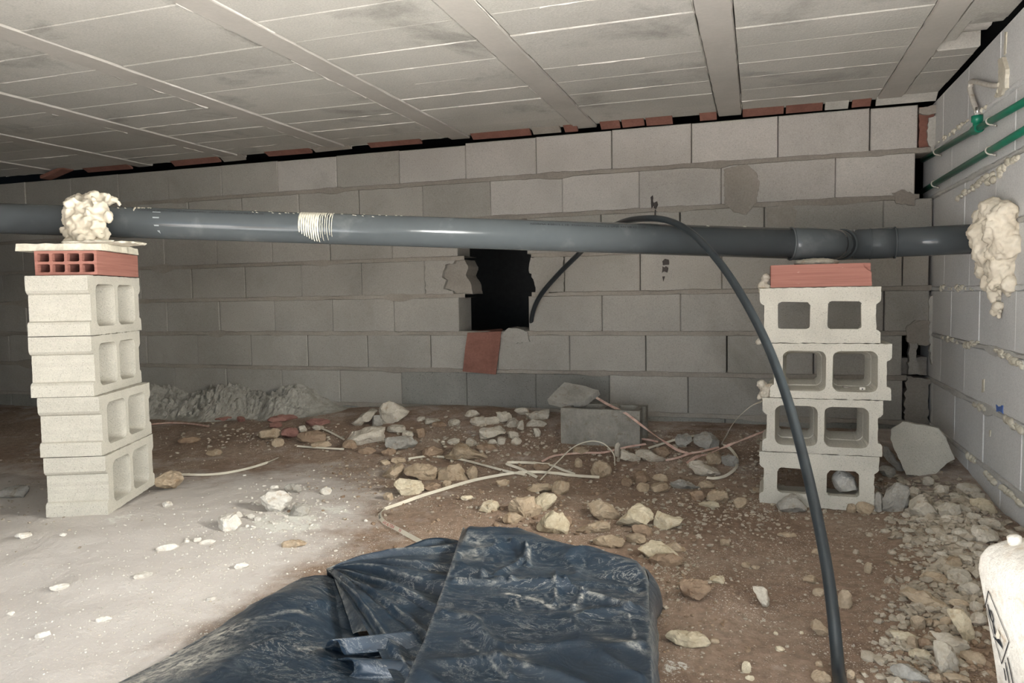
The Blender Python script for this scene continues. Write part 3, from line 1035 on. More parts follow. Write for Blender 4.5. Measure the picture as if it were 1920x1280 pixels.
# foam on the right wall
blobs = []
q = lambda x, y, o: onX(x, y, RXW - o)
for (x, y, o_, r) in ((1862, 395, .03, .045), (1885, 400, .03, .04), (1845, 408, .03, .035), (1825, 418, .03, .03), (1880, 430, .03, .06), (1850, 440, .04, .06), (1890, 460, .02, .05), (1860, 470, .03, .06), (1835, 470, .04, .03), (1880, 500, .02, .05),
                      (1855, 505, .02, .045), (1893, 530, .01, .03), (1860, 530, .02, .035), (1878, 520, .02, .04), (1866, 555, .015, .025), (1872, 575, .012, .018), (1864, 600, .006, .010), (1866, 615, .004, .006), (1866, 585, .01, .016), (1800, 424, .015, .014), (1785, 424, .01, .010), (1775, 424, .008, .007), (1890, 550, .006, .016),
                      (1842, 520, .012, .018), (1848, 545, .008, .012)):
    blobs.append((q(x, y, o_), r))
for _ in range(26):
    x, y = random.uniform(1832, 1900), random.uniform(400, 545)
    if y > 500 and x < 1850: continue
    blobs.append((q(x, y, random.uniform(.05, .085) if y < 490 else random.uniform(.03, .05)), random.uniform(.010, .020)))
for _ in range(16):
    blobs.append((q(random.uniform(1852, 1878), random.uniform(540, 600), .012), random.uniform(.006, .011)))
o = lumps('expanding_foam', blobs, 'foam', 0.0055, 0.010, 42)
tag(o, 'cream foam plug running down the right wall where the grey pipe enters', 'foam')

# ------------------------------------------------------------------ grey drain pipe
dp = empty('drain_pipe')
tag(dp, 'long grey plastic drain pipe bridging the two piers into the right wall', 'pipe')
PR = 0.0555
ax = (pipeB - pipeA).normalized()
main_end = onD(1500, 457, PD)
V, Fc = tube([pipeA - ax * 2.6, main_end + ax * .03], PR, 40)
mobj('pipe_run', V, Fc, 'pvc', dp, True)
e1c = Vector((0.235, 2.955, main_end.z - .002))      # corner of the first bend
e2c = Vector((0.335, 3.17, main_end.z + .004))
wall_p = Vector((0.80, 3.17, main_end.z + .010))


def bend(a, c, b, la, lb, r, n=12):
    """round corner at c: starts la before c on a->c, ends lb after on c->b"""
    u, v = (a - c).normalized(), (b - c).normalized()
    p, q_ = c + u * la, c + v * lb
    return [p * (1 - t) ** 2 + c * 2 * t * (1 - t) + q_ * t * t for t in [i / n for i in range(n + 1)]]


d1 = (main_end - e1c).normalized()
pts = [e1c + d1 * .125, e1c + d1 * .10, e1c + d1 * .085] + bend(main_end, e1c, e2c, .08, .07, PR)
V, Fc = tube(pts, PR + .0035, 40)
mobj('elbow', V, Fc, 'pvc', dp, True)
V, Fc = tube([e1c + (e2c - e1c).normalized() * .04, e2c + (e1c - e2c).normalized() * .03], PR - .001, 40)
mobj('connector', V, Fc, 'pvc', dp, True)
pts = bend(e1c, e2c, wall_p, .08, .085, PR)
dd = (wall_p - e2c).normalized()
V, Fc = tube(pts + [e2c + dd * .10, e2c + dd * .16], PR + .0035, 40)
mobj('elbow', V, Fc, 'pvc', dp, True)
V, Fc = tube([e2c + dd * .15, wall_p], PR - .0005, 40)
mobj('pipe_run', V, Fc, 'pvc', dp, True)
for c, d in ((e1c + d1 * .125, d1), (e2c + dd * .16, dd), (e2c + dd * .075, dd)):
    V, Fc = tube([c - d * .0025, c + d * .0025], PR + .0052, 40)
    mobj('socket_rim', V, Fc, 'pvc', dp, True)


def text_mesh(s, size, bold=0.0):
    cu = bpy.data.curves.new('t', 'FONT')
    cu.body = s
    cu.size = size
    cu.resolution_u = 2
    cu.offset = bold
    to = bpy.data.objects.new('t', cu)
    COL.objects.link(to)
    bpy.context.view_layer.update()
    me = bpy.data.meshes.new_from_object(to.evaluated_get(bpy.context.evaluated_depsgraph_get()))
    v = [x.co.copy() for x in me.vertices]
    f = [tuple(p.vertices) for p in me.polygons]
    bpy.data.objects.remove(to)
    bpy.data.curves.remove(cu)
    bpy.data.meshes.remove(me)
    return v, f


side = ax.cross(Vector((0, 0, 1))).normalized()      # toward the back
if side.y > 0: side = -side                          # now toward the viewer
upv = side.cross(ax).normalized()
if upv.z < 0: upv = -upv


def on_pipe(s, ang, r=PR): return pipeA + ax * s + side * r * math.cos(ang) + upv * r * math.sin(ang)


def s_at(px):
    lo_, hi_ = -0.5, 5.0
    for _ in range(30):
        mid = (lo_ + hi_) / 2
        if proj(pipeA + ax * mid)[0] < px: lo_ = mid
        else: hi_ = mid
    return lo_


for px, s, ang in ((268, 'NORMA 4.001/1.1.1B  FORMATIC  125x3.2 UNE EN 08:22 1:20', 0.80), (993, 'NORMA 4.001/1.1.1B  FORMATIC  125x3.2 UNE EN 08:22 1:20 - - - -', 0.66)):
    v, f = text_mesh(s, 0.0125)
    wd = max(p.x for p in v)
    kx = (s_at(px + 232) - s_at(px)) / wd
    V = [on_pipe(s_at(px) + p.x * kx, ang + p.y / PR, PR + .0006) for p in v]
    mobj('printed_text', V, f, 'ink', dp)
# runs of cement slurry over the pipe
V, Fc = [], []


def strip(s, a0, a1, wd):
    base = len(V)
    n = 14
    for i in range(n + 1):
        t = i / n
        a = a0 + (a1 - a0) * t
        w_ = wd * (1 - 0.65 * t ** 2) * (1 + .3 * noise.noise(Vector((s * 90, i * .6, 0))))
        ss = s + .0015 * noise.noise(Vector((s * 200, i * .5, 4))) + 0.006 * t
        V.extend([on_pipe(ss - w_, a, PR + .0003), on_pipe(ss, a, PR + .0022), on_pipe(ss + w_, a, PR + .0003)])
        if i:
            o_ = base + (i - 1) * 3
            Fc.extend([(o_, o_ + 1, o_ + 4, o_ + 3), (o_ + 1, o_ + 2, o_ + 5, o_ + 4)])


sa, sb = s_at(566), s_at(626)
for i in range(15):
    t = i / 14
    wide = t < 0.62
    strip(sa + (sb - sa) * t, 1.75, (-0.35 - .75 * min(1, t / .45) * random.uniform(.8, 1) if t < .6 else random.uniform(-1.0, -.2)), .0045 if wide else .0016)
for i in range(9): strip(sa + (sb - sa) * random.random(), 1.9, 1.0 - random.random() * .4, .006)
for i in range(30):
    s_ = s_at(random.uniform(470, 760))
    a_ = random.uniform(.95, 1.5)
    strip(s_, a_, a_ - .05, random.uniform(.001, .0035))
for px_, a0, a1, wd in ((228, 1.1, .95, .004), (241, 1.1, 1.0, .003), (258, 1.25, .75, .004), (264, 1.3, 1.05, .006), (272, 1.25, 1.1, .010), (283, 1.3, 1.15, .009), (1322, 1.2, 1.12, .004), (1392, 1.4, 1.3, .004)):
    strip(s_at(px_), a0, a1, wd)
mobj('cement_drips', V, Fc, 'drip', dp, True)['kind'] = 'stuff'
V, Fc = [], []
for i in range(9): pass
# pale scuff on the pipe near the left pier
for (a, px_) in ((0.75, 296), (0.3, 299), (-.2, 302), (-.6, 307), (-.85, 312)):
    V.append(on_pipe(s_at(px_), a, PR + .0004))
    V.append(on_pipe(s_at(311), a, PR + .0004))
Fc = [(i, i + 1, i + 3, i + 2) for i in range(0, 8, 2)]
mobj('pale_scuff', V, Fc, 'scuff', dp, True)
# mortar wedge between pipe and right brick
zt = 0.770 + 0.078
blobs = [(Vector((x, y, zt + .008)), Vector((a, b, c))) for x, y, a, b, c in ((.10, 2.80, .035, .04, .014), (.14, 2.82, .03, .04, .012), (.08, 2.84, .03, .05, .012), (.26, 2.80, .03, .03, .006), (.30, 2.84, .03, .03, .005), (.20, 2.90, .08, .05, .018))]
o = lumps('mortar_wedge', blobs, 'pale', 0.004, 0.003, 70)
tag(o, 'small mortar wedge between the red brick and pipe on the right pier', 'mortar')
for (pts_, lb) in (([(1436, 520, .016), (1430, 535, .018), (1428, 545, .012), (1440, 540, .014)], 'knob of pale mortar at the left end of the right red brick'),
                   ([(1428, 720, .018), (1434, 738, .022), (1438, 752, .016), (1446, 725, .014), (1424, 745, .01)], 'pale mortar blob on the left edge of the right pier, above a tape end'),
                   ([(1422, 640, .010), (1430, 637, .012), (1438, 645, .010)], 'small mortar crust at the left of the joint below the top right block')):
    o = lumps('mortar_blob', [(onY(x, y, 2.79), r) for x, y, r in pts_], 'pale', 0.004, 0.004, 90)
    tag(o, lb, 'mortar')
# card and stick in the cell of the third block
c = onY(1617, 729, 2.80)
o = box('card', c.x - .009, c.x + .009, c.y - .001, c.y + .001, c.z - .006, c.z + .006, 'white', None, 0.0005)
tag(o, 'tiny white card with a black dot inside a cell of the right pier', 'card')
dv = [(c.x + .0024 * math.cos(a), c.y - .0016, c.z + .0024 * math.sin(a)) for a in [i * math.pi / 5 for i in range(10)]]
d_ = mobj('black_dot', dv, [tuple(range(10))], 'ink', o)
c2 = onY(1589, 727, 2.82)
V, Fc = tube([c2 + Vector((-.014, 0, .004)), c2 + Vector((.014, .01, -.004))], .0035, 8)
o = mobj('stick', V, Fc, 'mortar', None, True)
tag(o, 'short dark stick lying beside the white card in the right pier', 'stick')

# ------------------------------------------------------------------ black hose
hp = [onY(992, 650, 4.02), onY(996, 622, 3.92), onY(998, 590, 3.83), onY(1012, 556, 3.78), onY(1042, 519, 3.70), onY(1082, 479, 3.56)]
hp += [onD(1122, 441, 3.3), onD(1166, 417, 3.0), onD(1212, 409.5, 2.78), onD(1258, 415, 2.66), onD(1302, 441, 2.52), onD(1350, 493, 2.38), onD(1396, 563, 2.24), onD(1438, 645, 2.10), onD(1473, 738, 1.97), onD(1502, 840, 1.85), onD(1527, 945, 1.74), onD(1548, 1050, 1.64), onD(1562, 1150, 1.56)]
a_ = hit(1571, 1262) + Vector((0, 0, .013))
hp += [a_, Vector((a_.x - .01, a_.y - .14, floor_h(a_.x - .01, a_.y - .14) + .012)), Vector((a_.x - .08, a_.y - .45, floor_h(a_.x - .08, a_.y - .45) + .014)), Vector((a_.x - .1, a_.y - .85, floor_h(a_.x - .1, a_.y - .85) + .014))]
V, Fc = tube(spline(hp, 10), 0.0115, 20, squash=0.72)
o = mobj('hose', V, Fc, 'hose', None, True)
tag(o, 'long black hose arching over the grey pipe down to the earth', 'hose')

# ------------------------------------------------------------------ green water pipes
GX = 0.742
for i, (ya, za, yb, zb, lb, cl) in enumerate(((4.02, .6045, 1.6, .495, 'upper green water pipe on the right wall, with a tee fitting', ((1757, 292), (1858, 232))), (4.02, .458, 1.6, .456, 'lower plain green water pipe clipped along the right wall', ((1753, 340), (1857, 287))))):
    r = empty('water_pipe')
    tag(r, lb, 'pipe')
    V, Fc = tube([Vector((GX, ya, H + za)), Vector((GX, yb, H + zb))], 0.0118, 20)
    mobj('pipe_run', V, Fc, 'green', r, True)
    for x, y in cl:
        p = onX(x, y, GX)
        zc = H + za + (zb - za) * (p.y - ya) / (yb - ya)
        pts = [Vector((RXW, p.y + .01, zc + .017))] + [Vector((GX - math.sin(a) * .0145, p.y + (a / math.pi - .5) * -.02, zc + math.cos(a) * .0145)) for a in [k * math.pi / 8 for k in range(9)]] + [Vector((RXW - .004, p.y - .012, zc - .020)), Vector((RXW - .012, p.y - .02, zc - .018))]
        V, Fc = tube(pts, .0028, 8)
        mobj('clip', V, Fc, 'white', r, True)
    if i == 0:
        t0 = onX(1832, 240, GX)
        t0.z = H + za + (zb - za) * (t0.y - ya) / (yb - ya)
        dirp = Vector((0, yb - ya, zb - za)).normalized()
        V, Fc = tube([t0 - dirp * .032, t0 - dirp * .03, t0 + dirp * .03, t0 + dirp * .032], .0168, 20)
        te = mobj('tee_fitting', V, Fc, 'green', r, True)
        V, Fc = tube([t0, t0 + Vector((0, 0, .022)), t0 + Vector((0, 0, .026)), t0 + Vector((0, 0, .046))], .017, 20, rfun=lambda t: .014 if t < .4 else .0195)
        mobj('tee_branch', V, Fc, 'green', te, True)
        top = t0 + Vector((0, 0, .046))
        V, Fc = tube([top, top + Vector((0, 0, .010))], .011, 6)
        mobj('nut', V, Fc, 'metal', r)
        e = onX(1819, 168, GX)
        f_ = onX(1822, 156, GX)
        g_ = onX(1858, 160, GX + .004)
        V, Fc = tube(spline([top + Vector((0, 0, .012)), top * .5 + e * .5 + Vector((0, 0, 0)), e, e * .4 + f_ * .6 + Vector((0, .006, .004)), f_ + Vector((0, -.016, .003)), g_, onX(1884, 158, RXW)], 6), .0088, 14)
        mobj('riser', V, Fc, 'white', r, True)
        V, Fc = tube([top + Vector((0, 0, .004)), top + Vector((0, 0, .03))], .0072, 12)
        mobj('riser_stub', V, Fc, 'metal', r, True)
        o = lumps('plaster_lump', [(onX(x, y, RXW - .004), r_) for x, y, r_ in ((1868, 158, .012), (1878, 157, .014), (1888, 155, .014), (1884, 140, .014), (1886, 128, .012), (1888, 118, .008), (1876, 170, .012), (1872, 178, .010), (1892, 165, .010))], 'slab', .004, .004, 120)
        tag(o, 'ragged cream plaster lump fixing the white riser to the right wall', 'plaster')

# ------------------------------------------------------------------ reddish sheet over the sill of the hole
g = [[(876, 620.5, 4.02), (905, 620, 4.02), (940, 617, 4.02)], [(876, 622, 3.90), (907, 621, 3.90), (943, 618.5, 3.90)], [(877, 625, 3.838), (908, 624, 3.838), (940, 622, 3.838)], [(873, 650, 3.834), (904, 650, 3.834), (937, 652, 3.834)], [(868, 696, 3.828), (900, 699, 3.828), (930, 702, 3.828)]]
bm = bmesh.new()
vv = [[bm.verts.new(onY(*p)) for p in r] for r in g]
for i in range(4):
    for j in range(2): bm.faces.new((vv[i][j], vv[i][j + 1], vv[i + 1][j + 1], vv[i + 1][j]))
bmesh.ops.subdivide_edges(bm, edges=bm.edges, cuts=2, use_grid_fill=True)
bmesh.ops.solidify(bm, geom=bm.faces[:], thickness=0.004)
o = bobj('sheet', bm, 'terra')
tag(o, 'reddish brown sheet draped over the sill of the dark wall hole', 'sheet')

# ------------------------------------------------------------------ white jerrycan
jc = empty('jerrycan')
tag(jc, 'white plastic jerrycan with a hazard diamond, beside the right heap of stones', 'jerrycan')
bm = bmesh.new()
bw, bd, bh = 0.25, 0.165, 0.335
# stacked rounded sections: (height, inset, lean)
sec = [(0, .010), (.008, .002), (.05, 0), (.12, .0015), (.2, .0015), (.28, 0), (.302, .004), (.318, .014), (.328, .030), (.334, .055)]
prev = None
for (hh, ins) in sec:
    ring = []
    hw, hd, r = bw / 2 - ins, bd / 2 - ins, max(.007, .013 - ins * .08)
    for (sx, sy, a0) in ((1, -1, -90), (1, 1, 0), (-1, 1, 90), (-1, -1, 180)):
        for k in range(9):
            a = math.radians(a0 + 90 * k / 8)
            ring.append(bm.verts.new((sx * (hw - r) + r * math.cos(a), sy * (hd - r) + r * math.sin(a), hh)))
    if prev:
        for i in range(len(ring)): bm.faces.new((prev[i], prev[(i + 1) % len(ring)], ring[(i + 1) % len(ring)], ring[i]))
    else: bm.faces.new(ring[::-1])
    prev = ring
bm.faces.new(prev)
body = bobj('body', bm, 'white', jc, True)
V, Fc = tube(spline([(-.06, .0, .328), (-.045, 0, .352), (-.02, 0, .358), (.03, 0, .358), (.05, 0, .352), (.06, 0, .328)], 6), .013, 14)
mobj('handle', V, Fc, 'white', jc, True)
V, Fc = tube([(.085, 0, .325), (.085, 0, .345), (.085, 0, .346), (.085, 0, .368)], .022, 24, rfun=lambda t: .018 if t < .5 else .024)
mobj('cap', V, Fc, 'white', jc, True)
V, Fc = tube([(-.085, .03, .325), (-.085, .03, .340), (-.085, .03, .343)], .008, 12, rfun=lambda t: .010 if t < .6 else .006)
mobj('boss', V, Fc, 'white', jc, True)
xl = -bw / 2 - .0004
lv = lambda u, v: Vector((xl + .0, .5 * bd - u, v))          # label plane on the narrow side: u from the far edge
lab_ = []


def flat(pl, name, mat, lift=0.0):
    V = [lv(u, v) + Vector((-lift, 0, 0)) for u, v in pl]
    return mobj(name, V, [tuple(range(len(V)))], mat, jc)


def lines(name, segs, wd, mat):
    V, Fc = [], []
    for (a, b) in segs:
        a, b = Vector(a), Vector(b)
        t = (b - a).normalized()
        s = Vector((-t.y, t.x)) * wd / 2
        n = len(V)
        for p in (a - s, b - s, b + s, a + s): V.append(lv(p.x, p.y) + Vector((-.0006, 0, 0)))
        Fc.append((n, n + 1, n + 2, n + 3))
    return mobj(name, V, Fc, mat, jc)


# stand it on the rubble, leaning
JT = Matrix.Rotation(math.radians(-9), 4, 'Y') @ Matrix.Rotation(math.radians(14), 4, 'Z')
far_top = onD(1835, 1062, 1.2)
off = far_top - JT @ Vector((-bw / 2, bd / 2 - .012, .285))
jc.matrix_world = Matrix.Translation(off) @ JT


def uvpx(x, y):
    """where the sight line through a survey pixel meets the label side of the can"""
    inv = jc.matrix_world.inverted()
    o_, d_ = inv @ EYE, inv.to_3x3() @ ray(x, y)
    p = o_ + d_ * ((xl - o_.x) / d_.x)
    return (.5 * bd - p.y, p.z)


K = lambda *pts: [uvpx(1833 + x / 6.4, 1080 + y / 6.4) for x, y in pts]
dm = K((133, 175), (380, 785), (292, 1050), (98, 345))
lines('hazard_diamond', [(dm[i], dm[(i + 1) % 4]) for i in range(4)], .0020, 'ink')
pl = lambda *pts: list(zip(K(*pts), K(*pts)[1:]))
lines('tree_symbol', pl((208, 690), (188, 560), (150, 470), (122, 335)) + pl((188, 560), (196, 515), (165, 410)) + pl((160, 490), (150, 400)) + pl((215, 700), (200, 600)), .0030, 'ink')
flat(K((185, 720), (240, 740), (262, 755), (285, 800), (315, 885), (250, 800)), 'ground_symbol', 'ink', .0006)
flat(K((225, 700), (245, 640), (275, 700), (268, 750), (235, 750)), 'fish_symbol', 'tape', .0008)
lines('barcode', pl((362, 975), (430, 1290)) + pl((335, 1030), (385, 1290)) + pl((318, 1100), (345, 1250)), .0030, 'ink')

# ------------------------------------------------------------------ stones
random.seed(21)
USED = set()
LANDMARK = []      # (pixel x, pixel y, short name)


def rock_mesh(pts, thick, rough, nsub=1):
    """pts: outline (a, b) in metres around (0, 0): a to the right, b up; depth along c"""
    n = len(pts)
    bm = bmesh.new()
    rings = []
    for c, k, j in ((-.50, .50, .10), (-.32, .86, .06), (0.02, 1.0, 0.0), (.36, .84, .06), (.52, .45, .10)):
        sx, sy = random.uniform(-.06, .06), random.uniform(-.06, .06)
        ring = []
        for (a, b) in pts:
            q = 1 + random.uniform(-j, j)
            ring.append(bm.verts.new((a * k * q + sx * thick * (c != .02), c * thick + random.uniform(-.07, .07) * thick * (abs(c) > .1), b * k * q + sy * thick * (c != .02))))
        rings.append(ring)
    for r, s in zip(rings, rings[1:]):
        for i in range(n): bm.faces.new((r[i], r[(i + 1) % n], s[(i + 1) % n], s[i]))
    for r, fl_, cy in ((rings[0], 1, -.56), (rings[-1], 0, .56)):
        c = bm.verts.new((sum(v.co.x for v in r) / n, cy * thick, sum(v.co.z for v in r) / n))
        for i in range(n): bm.faces.new((r[i], r[(i + 1) % n], c))
    bmesh.ops.recalc_face_normals(bm, faces=bm.faces)
    if nsub: bmesh.ops.subdivide_edges(bm, edges=bm.edges, cuts=nsub, use_grid_fill=True, smooth=0.25)
    sz = max(max(abs(a) for a, b in pts), .01)
    hz = max(max(abs(b) for a, b in pts), .005)
    for _ in range(7):
        q = Vector((random.gauss(0, .7), -abs(random.gauss(0, 1)) - .15, random.gauss(.35, .7))).normalized()
        lim = random.uniform(.50, .78)
        for v in bm.verts:
            u_ = Vector((v.co.x / sz, v.co.y / (thick * .5), v.co.z / hz))
            d_ = u_.dot(q) - lim
            if d_ > 0:
                u_ -= q * d_ * .92
                v.co = Vector((u_.x * sz, u_.y * thick * .5, u_.z * hz))
    off = Vector((random.random() * 50, random.random() * 50, 3))
    for v in bm.verts:
        v.co += (noise.noise_vector(v.co * (2.6 / sz) + off) * .10 + noise.noise_vector(v.co * (7 / sz) + off) * .045) * sz * rough
    return bm


def resample(pts, n):
    L = [math.hypot(q[0] - p[0], q[1] - p[1]) for p, q in zip(pts, pts[1:] + pts[:1])]
    tot, out = sum(L), []
    for i in range(n):
        d = tot * i / n
        k = 0
        while d > L[k]:
            d -= L[k]
            k += 1
        p, q = pts[k], pts[(k + 1) % len(pts)]
        t = d / L[k]
        out.append((p[0] + (q[0] - p[0]) * t, p[1] + (q[1] - p[1]) * t))
    return out


COLW = {'tan': 'tan', 'pale': 'pale', 'grey': 'grey', 'brown': 'brown', 'yellow': 'yellowish', 'white': 'white', 'red': 'red', 'hollow': 'pale grey'}


def stone(px, mat, label=None, name='stone', cat='stone', thick=None, rough=1.0, lift=0.0, at=None, short=None, group=None, n=None, flat=None):
    """px: outline in survey pixels, or (cx, cy, w, h)"""
    if not isinstance(px[0], (tuple, list)):
        cx, cy, w_, h_ = px
        k = random.choice((7, 8, 9))
        a0 = random.random() * 6
        px = []
        for i in range(k):
            a = a0 + 2 * math.pi * (i + random.uniform(-.25, .25)) / k
            e = random.uniform(.92, 1.2)
            ca, sa = math.cos(a), math.sin(a)
            px.append((cx + w_ / 2 * e * math.copysign(abs(ca) ** .8, ca), cy + h_ / 2 * e * math.copysign(abs(sa) ** .8, sa)))
    xs, ys = [p[0] for p in px], [p[1] for p in px]
    cx, cy, w_, h_ = (min(xs) + max(xs)) / 2, (min(ys) + max(ys)) / 2, max(xs) - min(xs), max(ys) - min(ys)
    base = at or hit(cx, max(ys) - h_ * .06)
    d = proj(base)[2]
    sc = d / F
    t = thick or max(0.35 * w_, min(.75 * w_, 1.1 * h_)) * sc
    d2 = d + t * .30
    ctr = onD(cx, cy, d2)
    if ctr.y + t * .55 > WY - .004: ctr = onY(cx, cy, WY - .01 - t * .55)
    if ctr.x + w_ * sc * .5 > RXW - .01: ctr.x = max(ctr.x - .03, ctr.x)
    d2 = proj(ctr)[2]
    sc2 = d2 / F
    nn = n or (10 if w_ < 30 else 14 if w_ < 60 else 18)
    pts = [((x - cx) * sc2, -(y - cy) * sc2) for x, y in resample(list(px), nn)]
    bm = rock_mesh(pts, t, rough)
    o = bobj(name, bm, mat)
    vd = ray(cx, cy)
    o.rotation_euler = (0, 0, math.atan2(vd.y, vd.x) - math.pi / 2)
    o.location = ctr + Vector((0, 0, lift))
    big = w_ * h_ > 1500
    if label is None:
        col = COLW[mat]
        size = 'large' if w_ > 48 else 'small' if w_ > 26 else 'tiny'
        shape = 'flat' if w_ > 2.1 * h_ else 'upright' if h_ > 1.1 * w_ else 'blunt'
        nears = sorted(LANDMARK, key=lambda l: (l[0] - cx) ** 2 + (1.6 * (l[1] - cy)) ** 2)
        done = False
        for l in nears[:6]:
            dx, dy = cx - l[0], cy - l[1]
            rel = ('just left of' if dx < 0 else 'just right of') if abs(dx) > 1.3 * abs(dy) else ('just behind' if dy < 0 else 'just in front of')
            if math.hypot(dx, dy) > 110: rel = rel.replace('just ', 'further ' if 'left' in rel or 'right' in rel else 'well ')
            for form in ('{0} {1} {2} {3} {4}', '{0} {5} {1} {2} {3} {4}'):
                lb = form.format(size, col, name, rel, l[2], shape)
                if lb not in USED and len(lb.split()) <= 16:
                    label, done = lb, True
                    break
            if done: break
        if not done: label = '%s %s %s between %s and %s' % (size, col, name, nears[0][2], nears[1][2])
    USED.add(label)
    if short: LANDMARK.append((cx, cy, short))
    if group is None:
        group = ('thin white flakes on the left ground' if name == 'flake' else 'brick pieces by the mortar heap' if name == 'brick_piece' else 'stones of the heap along the right wall' if cx > 1640 else
                 'rubble chunks under the back wall' if cy < 842 else 'stones on the pale ground by the left pier' if cx < 640 else 'stones among the tapes and behind the tarp' if cy < 1045 and cx < 1440 else 'stones on the red earth around the hose')
    return tag(o, label, cat, group)


LANDMARK += [(170, 940, 'the foot of the left pier'), (1545, 930, 'the foot of the right pier'), (1128, 780, 'the hollow block under the wall'), (905, 660, 'the reddish sheet'), (1555, 1100, 'the black hose'), (1860, 1120, 'the white jerrycan'), (1000, 1010, 'the back edge of the black tarp'), (1240, 1120, 'the right edge of the black tarp'), (712, 966, 'the bend of the long tape'), (440, 760, 'the mortar heap by the wall')]
O = lambda ox, oy, s, pts: [(ox + x / s, oy + y / s) for x, y in pts]
c2 = lambda *p: O(400, 700, 4, p)
c3 = lambda *p: O(640, 700, 4.74, p)
c4 = lambda *p: O(1000, 700, 4.266, p)
c5 = lambda *p: O(840, 880, 4, p)
c6 = lambda *p: O(1200, 960, 4, p)
c7 = lambda *p: O(1580, 960, 4, p)
c8 = lambda *p: O(1380, 700, 3.556, p)

